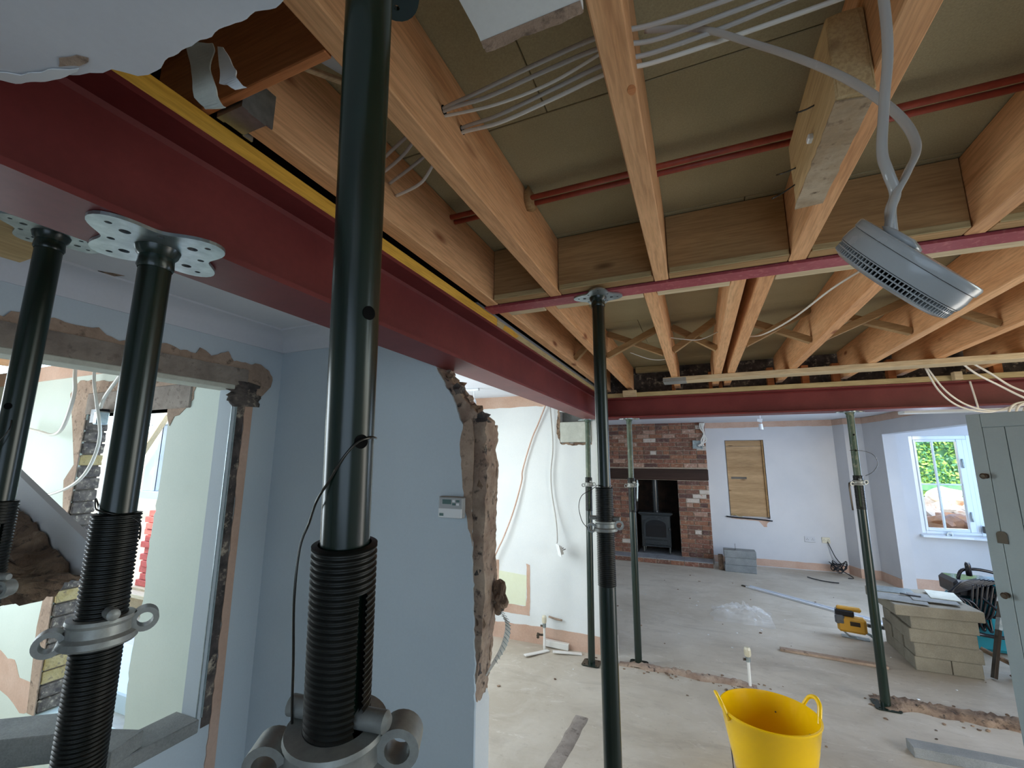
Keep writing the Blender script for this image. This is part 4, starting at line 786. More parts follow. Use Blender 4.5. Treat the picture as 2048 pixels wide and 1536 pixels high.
for k in range(26): x = rs.uniform(-1.5, 2.0); y = rs.uniform(3.2, 6.5); s = rs.uniform(.005, .011); lump(bm, (x, y, s*.3), (s, s, s*.4), k, .3, 1)
mk('plaster_crumbs', bm, 'plastic_w', FL, kind='stuff')
# floor joints of the patched slab
mk('slab_joint', box(NB(), .067, .071, 2.2, 3.95, -.001, .0008), 'hole', FL)
mk('slab_joint', box(NB(), .067, .55, 3.946, 3.95, -.001, .0008), 'hole', FL)
tm = mk('floor_timber', box(NB(), 0, .80, -.05, .05, 0, .055, .003, Matrix.Translation((1.055, 3.64, 0)) @ Matrix.Rotation(radians(1), 4, 'Z')), 'concrete', label='grey timber length on the floor at the bottom right corner', cat='timber')
# ================================================================ yellow bucket
bk = thing('rubber_bucket', (.262, 2.955, 0), 'bright yellow two-handled rubber bucket standing on the dusty floor', 'bucket')
oval = Matrix.Diagonal((1.03, .97, 1, 1))
mk('tub', lathe(NB(), [(.001, .008), (.150, .008), (.158, .0), (.168, .02), (.212, .26), (.230, .372), (.236, .378), (.236, .388), (.228, .390), (.224, .372), (.206, .26), (.160, .024), (.001, .020)][2:], 64, oval, cap=(True, True)), 'yellow', bk, True, smooth=50)
for a in (.42, pi+.22):
    T = Matrix.Rotation(a, 4, 'Z')
    pts = [T @ Vector(p) for p in ((.222, -.072, .355), (.236, -.060, .392), (.254, -.040, .432), (.262, 0, .448), (.254, .040, .432), (.236, .060, .392), (.222, .072, .355))]
    bm = NB(); tube(bm, pts, .012, 12, 8, .75); mk('handle', bm, 'yellow', bk, True, smooth=True)
mk('mortar_specks', lump(lump(lump(NB(), (.16, .10, .23), (.006, .004, .006), 1, .3, 1), (.05, .19, .30), (.004, .004, .005), 2, .3, 1), (.19, .04, .29), (.007, .004, .004), 4, .3, 1), 'rubble2', bk, True, kind='stuff')
# ================================================================ far room: chimney breast
YF = 8.40
cbx = thing('chimney_breast', (-.735, 8.49, 0), 'red brick chimney breast with an open fireplace', 'fireplace')
mk('mortar_bed', plate([(-1.60, 0), (-1.13, 0), (-1.13, 1.37), (-.375, 1.37), (-.375, 0), (.130, 0), (.130, 2.385), (-1.60, 2.385)], [], .17, TY(8.58)), 'mortar', cbx)
random.seed(11); BM_ = {}
def brick(x0, x1, z0, z1):
    key = (round((x1-x0)*50), round((z1-z0)*200)); mi = random.choices(range(6), (24, 20, 14, 12, 9, 6))[0]; kk = key+(mi, random.randint(0, 1))
    if kk not in BM_:
        w_, h = x1-x0, z1-z0; bm = box(NB(), -w_/2, w_/2, -.012, .03, 0, h, .004)
        for v_ in bm.verts: v_.co += .0022*mnoise.noise(v_.co*45+Vector((mi, kk[3]*9, 0)))*Vector((1, 1, 1))
        o = mk('brick', bm, BR[mi], cbx, True); BM_[kk] = o.data; off = o.location.copy()
        o['dz'] = off.z; o.location = Vector((x0+x1, 0, 0))/2+Vector((0, 0, z0))-root_off(cbx)+Vector((0, YF+.014+random.uniform(-.004, .004), 0)); del o['dz']
    else:
        o = bpy.data.objects.new('brick', BM_[kk]); COL.objects.link(o); o.parent = cbx
        o.location = Vector(((x0+x1)/2, YF+.014+random.uniform(-.004, .004), z0))-root_off(cbx)
    o.rotation_euler = (0, random.uniform(-.008, .008), 0)
zr = .095; row = 0
while zr < 2.35:
    h = .065; x = -1.600-(.1125 if row % 2 else 0)
    while x < .128:
        L_ = .215 if not (row % 6 == 5) else .1025
        a, c_ = max(x, -1.598), min(x+L_, .128)
        segs = [(a, c_)]
        if zr < 1.36: segs = [(a, min(c_, -1.132)), (max(a, -.373), c_)]
        elif zr < 1.56: segs = []
        for s0, s1 in segs:
            if s1-s0 > .03: brick(s0, s1, zr, zr+h)
        x += L_+.010
    zr += .075; row += 1
mk('firebox_lining', plate([(-1.135, 8.42), (-1.135, 8.98), (-.37, 8.98), (-.37, 8.42), (-.30, 8.42), (-.30, 9.05), (-1.2, 9.05), (-1.2, 8.42)], [], 1.5, TZ(.0)), 'soot_void_shade', cbx)
mk('firebox_throat', box(NB(), -1.13, -.37, 8.60, 8.98, 1.42, 1.46), 'soot_void_shade', cbx)
mk('mantel_beam', box(NB(), -1.60, .136, 8.375, 8.56, 1.375, 1.568, .012), 'oak', label='dark oak mantel beam across the brick chimney breast', cat='beam')
he = thing('hearth', (-.74, 8.25, 0), 'low brick-edged grey tiled hearth in front of the stove', 'hearth')
hT = Matrix.Translation((-.74, 0, 0)) @ Matrix.Rotation(radians(0), 4, 'Z') @ Matrix.Translation((.74, 0, 0))
mk('hearth_bed', box(NB(), -1.64, .11, 8.10, 8.40, 0, .070), 'mortar', he)
for i in range(4):
    for j in range(1): mk('hearth_tile', box(NB(), -1.64+.4375*i+.003, -1.64+.4375*(i+1)-.003, 8.096, 8.40, .070, .084, .002), 'hearth', he)
mk('hearth_tile', box(NB(), -1.12, -.38, 8.42, 8.97, .060, .084, .002), 'hearth', he)
for i in range(8): mk('brick', box(NB(), -1.64+.219*i+.004, -1.64+.219*(i+1)-.006, 8.088, 8.14, .004, .066, .003), BR[(i*2) % 3], he)
# stove
sv = thing('wood_stove', (-.79, 8.66, .084), 'black cast-iron wood burning stove in the brick fireplace', 'stove')
bx = lambda a, b2, c2, d2, e2, f2, bv=.004: box(NB(), a, b2, c2, d2, e2, f2, bv)
mk('firebox', bx(-1.04, -.54, 8.50, 8.84, .20, .74, .01), 'iron', sv)
mk('top_plate', bx(-1.085, -.495, 8.465, 8.87, .755, .79, .008), 'iron', sv); mk('top_moulding', bx(-1.06, -.52, 8.485, 8.85, .735, .757, .006), 'iron', sv)
arch = [(-1.0, .33), (-.58, .33), (-.58, .58)]+[(-.79+.21*cos(radians(a)), .58+.12*sin(radians(a))) for a in range(15, 180, 15)]+[(-1.0, .58)]
arch2 = [(-.965, .365), (-.615, .365), (-.615, .57)]+[(-.79+.175*cos(radians(a)), .57+.09*sin(radians(a))) for a in range(15, 180, 15)]+[(-.965, .57)]
mk('stove_door', plate(arch, [arch2], .022, TY(8.50)), 'iron', sv); mk('door_glass', plate(arch2, [], .004, TY(8.492)), 'stove_glass', sv)
mk('door_handle', lathe(NB(), [(.008, 0), (.012, .01), (.012, .05), (.006, .055)], 12, Matrix.Translation((-.555, 8.478, .48))), 'iron', sv, smooth=True)
mk('ash_door', bx(-.98, -.60, 8.488, 8.50, .235, .315), 'iron', sv); mk('ash_lip', bx(-1.03, -.55, 8.44, 8.50, .205, .225), 'iron', sv)
bm = NB(); tube(bm, [(-.83, 8.484, .275), (-.79, 8.474, .268), (-.75, 8.484, .275)], .005, 8, 4); mk('ash_handle', bm, 'iron', sv, smooth=True)
for x in (-1.01, -.57):
    for y in (8.53, 8.80):
        bm = NB(); tube(bm, [(x, y, .21), (x+(.0 if x > -.8 else 0), y-.01, .14), (x, y-.02, .086)], .022, 8, 3, taper=.7); mk('leg', bm, 'iron', sv, smooth=True)
mk('flue_pipe', lathe(NB(), [(.065, .79), (.065, .81), (.055, .82), (.055, 1.55)], 24, Matrix.Translation((-.79, 8.68, 0))), 'iron', sv, smooth=40)
# boarded recess
pb = thing('plywood_board', (.735, 8.60, .775), 'stained plywood board closing the tall recess in the back wall', 'board')
mk('board_panel', box(NB(), .45, 1.022, 8.625, 8.640, .785, 1.965, .002), 'ply', pb); mk('board_panel', box(NB(), .45, 1.022, 8.622, 8.638, 1.969, 2.062, .002), 'ply', pb)
mk('dark_streak', box(NB(), .50, .74, 8.6235, 8.625, 1.405, 1.44, .0005), 'bronze', pb)
mk('edge_batten', box(NB(), 1.006, 1.032, 8.60, 8.66, .79, 2.07, .002), 'trim_x', pb)
bm = NB(); tube(bm, [(.375, 8.56, .775), (.50, 8.55, .765), (.65, 8.56, .758), (.85, 8.56, .75), (1.06, 8.55, .735)], .012, 6, 5); mk('ledge_strip', bm, 'black', smooth=True, label='dark broken ledge strip along the foot of the boarded recess', cat='strip')
bm = NB(); tube(bm, [(.46, 8.55, .80), (.50, 8.54, .82), (.56, 8.55, .79), (.62, 8.55, .785)], .006, 6, 4); mk('green_twine', bm, 'jamb_yellow', smooth=True, label='bit of yellow-green twine on the ledge strip', cat='twine')
mk('bare_patch', plate(ragged([(.44, .745), (.60, .73), (.86, .72), (.93, .63), (.975, .63), (.985, .70), (1.06, .73), (1.02, .752), (.5, .76)], .008, .03, 3, True), [], .002, TY(8.5805)), 'pink', WB)
def socket(x, z, w_, mat, y, label):
    t = thing('wall_socket', (x, y, z), label, 'socket')
    mk('faceplate', box(NB(), x-w_/2, x+w_/2, y-.010, y, z, z+.088, .003), mat, t)
    for s in ((-1, 1) if w_ > .1 else (0,)):
        for dx, dz in ((0, .052), (-.011, .032), (.011, .032)): mk('pin_slot', box(NB(), x+s*w_*.25+dx-.0035, x+s*w_*.25+dx+.0035, y-.0108, y-.0098, z+dz, z+dz+.008), 'hole', t)
    return t
socket(1.56, .435, .146, 'grey_wall', 8.579, 'flush double socket painted over on the back wall')
socket(1.775, .435, .11, 'cream', 8.579, 'cream socket on the back wall with black leads plugged in')
rs = random.Random(5)
pts = [(1.79, 8.56, .46), (1.82, 8.54, .36), (1.86, 8.50, .24), (1.92, 8.47, .16)]
for k in range(22): a = k*1.9; pts.append((1.86+.10*cos(a)+rs.uniform(-.03, .03), 8.42+.05*sin(a), max(.012, .12+.11*sin(a*1.3+1)*(1-k/40))))
pts += [(2.0, 8.30, .012), (1.92, 8.2, .012)]
bm = NB(); tube(bm, pts, .0065, 6, 5); mk('tangled_lead', bm, 'cable_k', smooth=True, label='tangled black leads hanging from the cream socket to the floor', cat='cable')
cable([(1.38, 8.05, .012), (1.45, 7.95, .012), (1.58, 7.86, .012), (1.72, 7.84, .012)], .007, 'cable_k', 'short black flex curved on the floor near the back wall')
sb = thing('open_switch_box', (.01, 8.37, 1.93), 'open steel switch box on the brick breast with cables spilling from it', 'switch box')
mk('steel_box', plate([(-.085, 1.925), (.075, 1.915), (.08, 2.06), (-.08, 2.07)], [[(-.072, 1.94), (.062, 1.93), (.066, 2.046), (-.068, 2.055)]], .04, TY(8.40)), 'galv', sb); mk('box_back', box(NB(), -.075, .07, 8.39, 8.395, 1.93, 2.06), 'galv', sb)
mk('terminal_block', lump(NB(), (.02, 8.37, 1.985), (.035, .02, .03), 4, .3), 'alarm', sb)
for k in range(6):
    x = .055+.014*k; cable([(x, 8.33, 2.37), (x+.02*sin(k), 8.33, 2.28), (x+.05-.012*k, 8.33, 2.18), (x+.03*sin(k*2), 8.33, 2.06), (.10-.02*k, 8.34, 1.97)], .009, 'cable_w', ['first', 'second', 'third', 'fourth', 'fifth', 'sixth'][k]+' strand from the left of the white cable bunch at the switch box', 'white cable bunch on the chimney breast')
# track lights
def track(x0, x1, y, z, xs, label):
    t = thing('track_light', ((x0+x1)/2, y, z), label, 'light')
    mk('track', box(NB(), x0, x1, y-.017, y+.017, z-.02, z, .002), 'white_metal', t)
    for x in xs:
        mk('stem', lathe(NB(), [(.006, 0), (.006, .09)], 8, Matrix.Translation((x, y, z-.11))), 'white_metal', t); T = Matrix.Translation((x, y, z-.12)) @ Matrix.Rotation(radians(160), 4, 'X')
        mk('spot_head', lathe(NB(), [(.012, -.02), (.022, 0), (.030, .05), (.032, .075)], 16, T), 'white_metal', t, smooth=40)
    return t
track(-2.25, -1.87, 3.6, 2.383, (-1.92,), 'white track spotlight on the middle room ceiling beyond the torn wall')
s2 = thing('pendant_spot', (.775, 6.5, 2.384), 'small white twin spotlight hanging from the far room ceiling', 'light')
mk('stem', lathe(NB(), [(.005, -.17), (.005, 0)], 8), 'white_metal', s2, True); mk('canopy', lathe(NB(), [(.04, -.02), (.045, 0)], 20), 'white_metal', s2, True)
mk('spot_head', lathe(NB(), [(.02, -.06), (.03, 0)], 14, Matrix.Translation((.02, 0, -.15)) @ Matrix.Rotation(radians(100), 4, 'Y')), 'white_metal', s2, True)
mk('spot_head', lathe(NB(), [(.028, -.075), (.022, 0)], 14, Matrix.Translation((0, 0, -.19))), 'white_metal', s2, True)
# block stacks
def blk(x0, x1, y0, y1, z0, z1, mat, label, group=None): return mk('concrete_block', box(NB(), x0, x1, y0, y1, z0, z1, .004), mat, label=label, cat='block', group=group)
for i in range(3): blk(.272+.008*(i % 2), .712+.006*i, 7.97, 8.19, .001+.108*i, .107+.108*i, 'concrete', ['lowest', 'middle', 'top'][i]+' block of the three grey blocks stacked beside the hearth', 'three grey blocks by the hearth')
blk(.19, .262, 8.05, 8.28, .001, .20, 'rubble2', 'broken brick end standing between the hearth and the grey blocks')
br_ = mk('angle_bracket', join(box(NB(), .27, .44, 8.02, 8.05, .3245, .329), box(NB(), .438, .443, 8.02, 8.05, .3245, .42)), 'bronze', label='rusty angle bracket lying on the three grey blocks', cat='bracket')
ln = ['bottom', 'second', 'third', 'top']
for i in range(4):
    rows = [(4.985, 5.195), (5.20, 5.41), (5.415, 5.62)]
    for j, (y0, y1) in enumerate(rows):
        dx = .012*sin(i*2.3+j)
        if i == 0:
            blk(1.560, 1.795, y0, y1, .001, .108, 'beige_block', 'bottom layer left half block, %s row of the buff stack' % ['front', 'middle', 'back'][j], 'buff block stack'); blk(1.80, 1.99, y0, y1, .001, .108, 'beige_block', 'bottom layer right half block, %s row of the buff stack' % ['front', 'middle', 'back'][j], 'buff block stack')
        else: blk(1.560+dx, 1.998+dx, y0, y1, .0005+.1085*i, .108+.1085*i, 'beige_block', '%s layer block in the %s row of the buff stack' % (ln[i], ['front', 'middle', 'back'][j]), 'buff block stack')
T = Matrix.Translation((1.735, 5.20, .4355)) @ Matrix.Rotation(radians(3), 4, 'Z')
mk('board_slab', box(NB(), -.30, .29, -.27, .34, 0, .085, .006, T), 'beige_block', label='overhanging buff slab on top of the block stack', cat='slab')
for i, (x, y, rz, sx, sy, m_) in enumerate(((1.60, 5.42, -.1, .30, .22, 'galv'), (1.55, 5.10, -.25, .36, .24, 'concrete'), (1.80, 5.17, -.15, .30, .26, 'concrete'), (1.92, 5.30, -.2, .20, .30, 'pad'))):
    T = Matrix.Translation((x, y, .5215+.006*i)) @ Matrix.Rotation(rz, 4, 'Z')
    mk('slate_sheet', box(NB(), -sx/2, sx/2, -sy/2, sy/2, 0, .005, .001, T), m_, label='thin grey sheet %s on the buff block stack' % ['at the back left', 'at the front left edge', 'in the middle with a dark tool mark', 'at the right end'][i], cat='sheet')
T = Matrix.Translation((1.66, 5.2, .5405)) @ Matrix.Rotation(-.3, 4, 'Z'); mk('trowel_blade', box(NB(), -.07, .07, -.02, .02, 0, .006, .002, T), 'black', label='dark flat tool lying on the sheets on the block stack', cat='tool')
# teal power tool pile
gt = thing('portable_site_tool', (2.32, 5.78, 0), 'teal and black site vacuum standing behind the buff block stack', 'tool')
mk('lower_tank', bx(2.18, 2.56, 5.62, 6.0, .02, .46, .03), 'teal', gt); mk('motor_head', bx(2.14, 2.50, 5.62, 5.96, .46, .62, .03), 'black', gt)
bm = NB()
for k in range(6): box(bm, 2.42, 2.56, 5.612, 5.622, .48+.02*k, .49+.02*k)
mk('side_panel', bx(2.40, 2.58, 5.618, 5.97, .40, .61, .012), 'teal', gt); mk('vent_slats', bm, 'black', gt, kind='stuff')
bm = NB(); tube(bm, [(2.20, 5.7, .62), (2.24, 5.7, .70), (2.36, 5.7, .715), (2.50, 5.7, .68), (2.54, 5.7, .60)], .014, 10, 5); mk('carry_handle', bm, 'black', gt, smooth=True)
mk('hose_port', lathe(NB(), [(.022, 0), (.022, .10), (.016, .12)], 14, Matrix.Translation((2.27, 5.66, .66))), 'black', gt, smooth=True)
for k in (0, 1, 2, 3):
    mk('wheel', lathe(NB(), [(.02, 0), (.03, .005), (.03, .02), (.02, .025)], 14, Matrix.Translation(((2.2, 2.5)[k % 2], (5.66, 5.95)[k//2], .031)) @ Matrix.Rotation(pi/2, 4, 'Y')), 'black', gt, smooth=True)
for k in range(7):
    a = k*.45; cable([(2.30+.03*k, 5.62, .64), (2.16-.02*k, 5.58, .60-.02*k), (2.04+.03*k, 5.56, .45), (2.02+.05*k, 5.57, .28-.012*k), (2.10+.04*k, 5.60, .15+.03*k), (2.2+.03*k, 5.58, .35), (2.26+.035*k, 5.60, .60)], .011, 'cable_k', ['outermost', 'second', 'third', 'fourth', 'fifth', 'sixth', 'innermost'][k]+' black lead loop draped over the teal tool, counted from the left', 'black leads looped over the teal tool')
cable([(2.30, 5.6, .5), (2.40, 5.45, .35), (2.50, 5.30, .18), (2.62, 5.15, .012), (2.70, 5.0, .012)], .011, 'cable_k', 'black lead trailing from the teal tool towards the grey door')
# level leaning, hose
lv = thing('spirit_level', (2.03, 5.06, 0), 'purplish grey spirit level leaning behind the right side of the buff block stack', 'level')
bm = bar(NB(), (2.06, 5.02, .012), (2.26, 5.18, .60), .05, .022); mk('level_body', bm, 'bronze', lv); mk('clear_vial', bar(NB(), (2.17, 5.095, .36), (2.20, 5.118, .45), .052, .024), 'galv', lv); mk('end_cap', bar(NB(), (2.245, 5.168, .565), (2.265, 5.184, .615), .054, .027), 'white_metal', lv)
cable([(2.08, 5.45, .23), (2.2, 5.5, .20), (2.35, 5.5, .19), (2.6, 5.5, .20)], .016, 'cable_k', 'thick black hose crossing behind the spirit level')
mk('rubble_lump', lump(NB(), (2.32, 5.05, .05), (.10, .07, .055), 5, .3, 3), 'rubble2', label='dark brown lump of debris on the floor next to the grey door', cat='rubble', smooth=True)
cable([(2.08, 5.2, .17), (2.2, 5.1, .12), (2.32, 5.0, .09), (2.4, 4.9, .05)], .018, 'rubble2', 'brown flexible pipe beside the dark debris lump')
# yellow tool box (battery saw) on the floor
ys = thing('jigsaw', (1.29, 5.62, 0), 'dusty yellow and black power jigsaw lying on the floor behind the right prop', 'tool')
TT = Matrix.Translation((1.30, 5.60, .02)) @ Matrix.Rotation(radians(-12), 4, 'Z')
bb_ = lambda *a: box(NB(), *a[:6], a[6], TT)
mk('motor_body', bb_(-.125, .11, -.05, .05, .03, .175, .022), 'yellow_tool', ys); mk('battery', bb_(-.135, .02, -.045, .045, .175, .235, .012), 'black', ys); mk('grip', bb_(-.12, .08, -.03, .03, .225, .262, .012), 'yellow_tool', ys)
mk('gear_housing', bb_(-.14, -.06, -.056, .052, .10, .185, .014), 'alarm_d', ys); mk('side_vents', bb_(-.02, .06, -.0535, -.049, .10, .14, .002), 'bronze', ys)
bm = NB(); tube(bm, [TT @ Vector(p) for p in ((.06, 0, .06), (.13, 0, .03), (.17, 0, -.012))], .012, 8, 3); mk('front_foot', bm, 'galv', ys, smooth=True)
bm = box(NB(), -.10, .12, -.045, .045, -.019, -.012, .002, TT); mk('sole_plate', bm, 'galv', ys)
bm = NB(); tube(bm, [TT @ Vector(p) for p in ((-.09, 0, .04), (-.04, -.02, 0), (.02, -.02, -.014))], .008, 6, 3); mk('guard_wire', bm, 'galv', ys, smooth=True)
mk('blade_arm', bar(NB(), (1.42, 5.60, .13), (1.56, 5.62, .12), .03, .03), 'alarm_d', ys)
# metal track strip on floor
a = Vector((.51, 7.14, .0)); c_ = Vector((1.70, 6.16, .0)); d = (c_-a); ang = math.atan2(d.y, d.x)
ms = thing('metal_strip', a, 'long white slotted metal strip lying on the floor towards the back wall', 'metal strip', rot=(0, 0, ang)); Lm = d.length
slots = [[(x, -.010), (x+.12, -.010), (x+.12, .010), (x, .010)] for x in [.10+.20*i for i in range(int((Lm-.3)/.20)+1)]]
mk('strip_web', plate([(0, -.045), (Lm, -.045), (Lm, .045), (0, .045)], slots, .003, TZ(.002)), 'white_metal', ms, True)
for s in (-1, 1): mk('strip_flange', box(NB(), 0, Lm, s*.045-.0015, s*.045+.0015, .002, .022, 0), 'white_metal', ms, True)
mk('strip_end', box(NB(), -.08, .0, -.03, .0, .002, .014, .002), 'bronze', ms, True)
# plastic bag
bm = NB(); nx, ny = 34, 22; g = []
for i in range(nx+1):
    r_ = []
    for j in range(ny+1):
        u_, v2_ = i/nx*2-1, j/ny*2-1; rr = max(0, 1-(u_*u_+v2_*v2_)); x = .18+u_*.30+.05*mnoise.noise(Vector((u_*2, v2_*2, 1))); y = 5.82+v2_*.27+.05*mnoise.noise(Vector((u_*2, v2_*2, 8)))
        z = .004+rr**.6*(.07+.10*abs(mnoise.noise(Vector((u_*2.6, v2_*2.6, 4))))+.05*mnoise.noise(Vector((u_*7, v2_*7, 2)))+.03*abs(mnoise.noise(Vector((u_*15, v2_*12, 5)))))
        if u_ > .45: z += .10*(u_-.45)*rr**.3*abs(mnoise.noise(Vector((v2_*6, 1, 1))))*3
        r_.append(bm.verts.new((x+.15, y, max(z, .003))))
    g.append(r_)
for i in range(nx):
    for j in range(ny): bm.faces.new((g[i][j], g[i+1][j], g[i+1][j+1], g[i][j+1]))
mk('plastic_bag', bm, 'film', label='crumpled clear polythene bag on the floor in front of the fireplace', cat='bag')
# ================================================================ window in the alcove
wn = bpy.data.objects.new('window_1', None); COL.objects.link(wn); wn.location = (3.14, 8.05, .735); wn['kind'] = S
def bars(name, lst, mat='upvc'):
    for q in lst: mk(name, box(NB(), *q, .004), mat, wn)
bars('outer_frame', [(2.79, 2.84, 8.02, 8.09, .735, 2.075), (3.42, 3.50, 8.02, 8.09, .735, 2.075), (2.84, 3.42, 8.02, 8.09, 2.02, 2.075), (2.84, 3.42, 8.02, 8.09, .735, .775)])
bars('casement_frame', [(2.84, 2.868, 8.01, 8.07, .775, 2.02), (3.305, 3.37, 8.005, 8.07, .775, 2.02), (2.868, 3.305, 8.01, 8.07, 1.99, 2.02), (2.868, 3.305, 8.01, 8.07, .775, .815), (3.37, 3.42, 8.012, 8.07, .775, 2.02)])
bars('glazing_bar', [(3.040, 3.064, 8.02, 8.05, .815, 1.99)]); bars('glazing_bar', [(2.868, 3.040, 8.02, 8.05, 1.392, 1.414), (3.064, 3.305, 8.02, 8.05, 1.392, 1.414)])
mk('pane', box(NB(), 2.868, 3.305, 8.033, 8.039, .815, 1.99), 'glass', wn)
for i, z in enumerate((1.70, .99)):
    bm = NB(); tube(bm, [(3.335, 8.0, z+.05), (3.333, 7.985, z), (3.335, 7.985, z-.07)], .011, 8, 3); mk('window_handle', bm, 'galv', wn, smooth=True)
mk('trickle_vent', plate(circ(3.075, .735, .035, 20), [circ(3.075, .735, .020, 16)], .01, TY(7.995)), 'galv', wn)
mk('window_sill', plate([(2.77, 7.93), (3.28, 7.90), (3.62, 7.80), (3.62, 8.03), (2.77, 8.03)], [], .03, TZ(.695)), 'upvc', kind=S); bpy.data.objects['window_sill'].name = 'trim_7'
mk('trim_8', box(NB(), 3.42, 3.46, 7.93, 7.995, .78, .87, .003), 'bronze', kind=S)
# ================================================================ grey door at right
P0 = Vector((1.415, 3.277, 0)); dr = Vector((.7071, -.7071, 0)); nr = Vector((-.7071, -.7071, 0))
TD = Matrix((( dr.x, nr.x, 0, P0.x), (dr.y, nr.y, 0, P0.y), (0, 0, 1, 0), (0, 0, 0, 1)))
dw = bpy.data.objects.new('door_1', None); COL.objects.link(dw); dw.location = (1.68, 3.01, .005); dw['kind'] = S
db = lambda *a: box(NB(), *a[:6], a[6] if len(a) > 6 else .002, TD)
mk('door_rail', db(.06, .72, 0, .006, 1.907, 1.98), 'door', dw); mk('door_stile', db(0, .0595, -.035, .006, .005, 1.98), 'door', dw); mk('door_stile', db(.72, .76, -.035, .006, .005, 1.98), 'door', dw)
xs = [.06, .148, .290, .43, .575, .72]
mk('door_core', db(.0595, .72, -.034, -.006, .006, 1.979, 0), 'hole', dw)
for a_, c_ in zip(xs, xs[1:]): mk('door_board', db(a_+.0012, c_-.0012, -.006, .005, .006, 1.904), 'door', dw)
mk('top_panel', db(.06, .72, -.033, 0, 1.904, 1.979, 0), 'door', dw)
def dpt(x, y, z): return TD @ Vector((x, y, z))
for x, z in ((.042, 1.641), (.040, 1.031)):
    T = TD @ Matrix.Translation((x, .006, z)) @ Matrix.Rotation(-pi/2, 4, 'X')
    mk('door_knob', lathe(NB(), [(.014, 0), (.014, .004), (.006, .007), (.006, .016), (.014, .022), (.0155, .030), (.009, .036)], 20, T), 'bronze', dw, smooth=40)
es = [(-.021, -.03), (.021, -.03), (.021, .015)]+[(.021*cos(radians(a)), .015+.018*sin(radians(a))) for a in range(20, 180, 20)]+[(-.021, .015)]
T = TD @ Matrix(((1,0,0,.062),(0,0,1,.006),(0,1,0,1.322),(0,0,0,1)))
mk('latch_plate', plate(es, [], .004, T), 'bronze', dw)
mk('trim_9', box(NB(), 1.50, 2.30, 4.30, 4.42, 2.088, 2.112, .003), 'white', kind=S)
# ================================================================ outside
mk('ground', box(NB(), -14, 14, 8.8, 22, -.35, -.15), 'soil', kind=S); mk('ground', box(NB(), -16, -2.9, 1.7, 8.8, -.35, -.15), 'soil', kind=S)
def hedge(name, x0, x1, y0, y1, z0, z1, n_, label, seed, s=.11):
    rs = random.Random(seed); bm = NB()
    for k in range(n_):
        f_ = rs.random(); x = rs.uniform(x0, x1); z = rs.uniform(z0, z1); y = y0+abs(rs.gauss(0, .18)) if f_ < .8 else rs.uniform(y0, y1)
        y += .2*mnoise.noise(Vector((x*1.5, z*1.5, seed))); z += .12*mnoise.noise(Vector((x*2, 0, seed)))
        n1 = Vector((rs.uniform(-1, 1), rs.uniform(-1.4, .4), rs.uniform(-.3, 1.2))).normalized(); t1_ = n1.orthogonal().normalized(); t1_ = Matrix.Rotation(rs.uniform(0, 6.28), 3, n1) @ t1_; t2_ = n1.cross(t1_); c_ = Vector((x, y, z)); a_, b2 = s*rs.uniform(.6, 1.2), s*rs.uniform(.3, .6)
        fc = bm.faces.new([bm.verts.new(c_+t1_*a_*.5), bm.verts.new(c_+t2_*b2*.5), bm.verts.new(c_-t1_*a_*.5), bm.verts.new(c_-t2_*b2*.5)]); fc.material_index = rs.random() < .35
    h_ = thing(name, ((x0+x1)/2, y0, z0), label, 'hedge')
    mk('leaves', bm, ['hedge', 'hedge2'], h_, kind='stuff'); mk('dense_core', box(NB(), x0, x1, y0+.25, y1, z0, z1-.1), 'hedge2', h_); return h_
hedge('garden_hedge', 3.0, 7.5, 13.2, 14.2, -.15, 3.2, 16000, 'tall sunlit green hedge seen through the alcove window', 4)
hedge('garden_shrub', -11, -6.6, 6.0, 6.8, -.15, 3.0, 4000, 'green shrubbery seen through the gap in the left room', 9)
bm = NB(); rs = random.Random(9)
for k in range(120): s = rs.uniform(.10, .30); x = rs.uniform(2.8, 5.8); y = rs.uniform(10.3, 11.6); lump(bm, (x, y, -.1+1.25*rs.random()*(1-abs(x-4.3)/4)), (s, s, s*.6), k, .3, 2)
mk('rubble_heap', bm, 'stone_w', label='sunlit heap of pale builders rubble outside the alcove window', cat='rubble', kind='stuff')
bm = NB()
for k in range(70): s = rs.uniform(.12, .26); lump(bm, (rs.uniform(2.9, 4.6), rs.uniform(9.2, 9.9), -.1+.85*rs.random()), (s, s, s*.6), k, .3, 2)
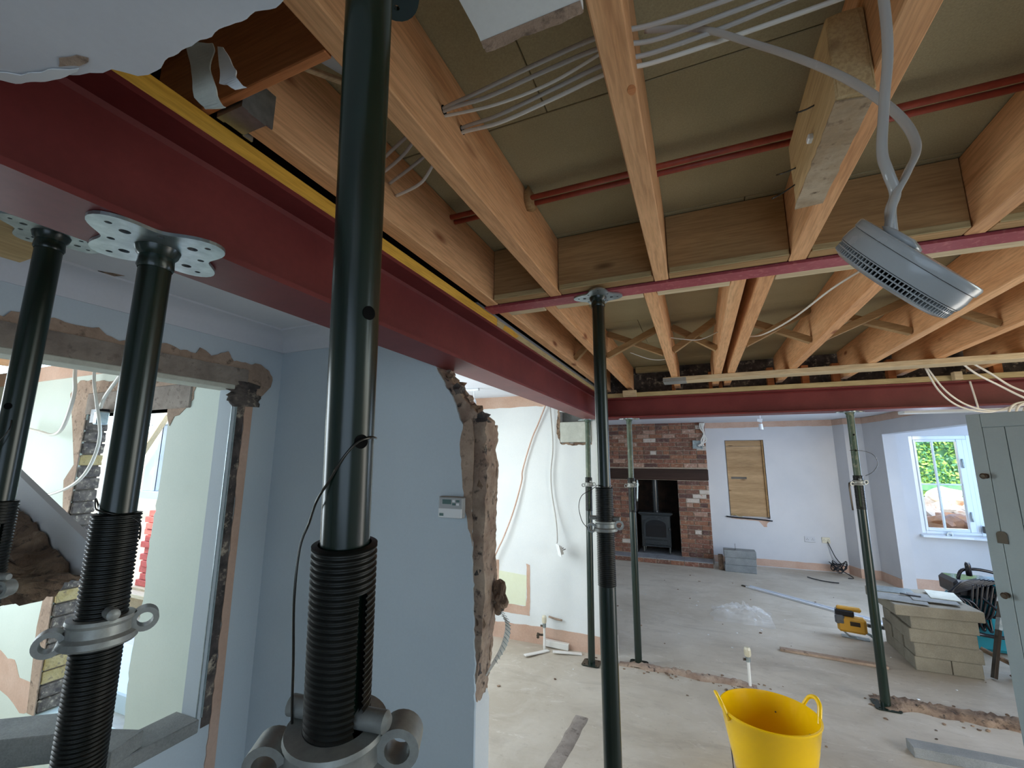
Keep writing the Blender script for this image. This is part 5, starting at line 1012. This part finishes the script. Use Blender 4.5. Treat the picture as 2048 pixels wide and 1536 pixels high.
mk('clay_heap', bm, 'orange_soil', label='orange clay spoil close under the alcove window', cat='soil', kind='stuff')
mk('garden_wall_rail', box(NB(), 3.0, 7.5, 12.6, 12.72, 1.08, 1.22, .01), 'hedge2', label='greenish rail in front of the tall hedge', cat='rail')
for r_ in range(12):
    for c2 in range(2):
        x = -6.08+.225*c2+(.05 if r_ % 2 else 0); z = .28+.070*r_
        mk('loose_brick', box(NB(), x, x+.215, 3.2+.01*(r_ % 3), 3.30+.01*(r_ % 3), z, z+.065, .004), 'red_brick', label='red brick in the pallet stack outside, %s layer, %s' % (['bottom', 'second', 'third', 'fourth', 'fifth', 'sixth', 'seventh', 'eighth', 'ninth', 'tenth', 'eleventh', 'top'][r_], ['left', 'right'][c2]), cat='brick', group='stack of new red bricks outside')
pa_ = thing('pallet', (-5.85, 3.3, -.15), 'white pallet carrying the red bricks outside', 'pallet')
for i in range(4): mk('pallet_board', box(NB(), -6.3, -5.4, 3.0+.16*i, 3.1+.16*i, .24, .278, .003), 'pale_x', pa_)
for i in range(3): mk('pallet_block', box(NB(), -6.3+.40*i, -6.2+.40*i, 3.0, 3.6, -.15, .24, .003), 'pale_x', pa_)
lt = thing('lean_to_frame', (-5.0, 2.62, -.15), 'white framed lean-to with a pale rafter outside the gap in the left room', 'frame')
for q in ((-5.6, -4.3, 2.58, 2.68, 2.05, 2.25), (-5.6, -4.3, 2.58, 2.68, 1.34, 1.41), (-5.03, -4.88, 2.59, 2.67, 1.41, 2.05), (-4.55, -4.45, 2.59, 2.67, -.15, 2.05), (-5.6, -5.5, 2.59, 2.67, -.15, 2.05)): mk('frame_bar', box(NB(), *q, .005), 'upvc', lt)
mk('rafter', bar(NB(), (-5.15, 2.50, 1.55), (-4.62, 2.50, 2.15), .05, .07), 'pale_x', lt); mk('pane', box(NB(), -4.88, -4.55, 2.62, 2.63, 1.41, 2.05), 'glass', lt)
mk('patio_step', box(NB(), -7, -3, 2.0, 2.5, -.2, .12, .01), 'white', label='bright pale step outside the gap in the left room', cat='step')
bpy.context.view_layer.update()
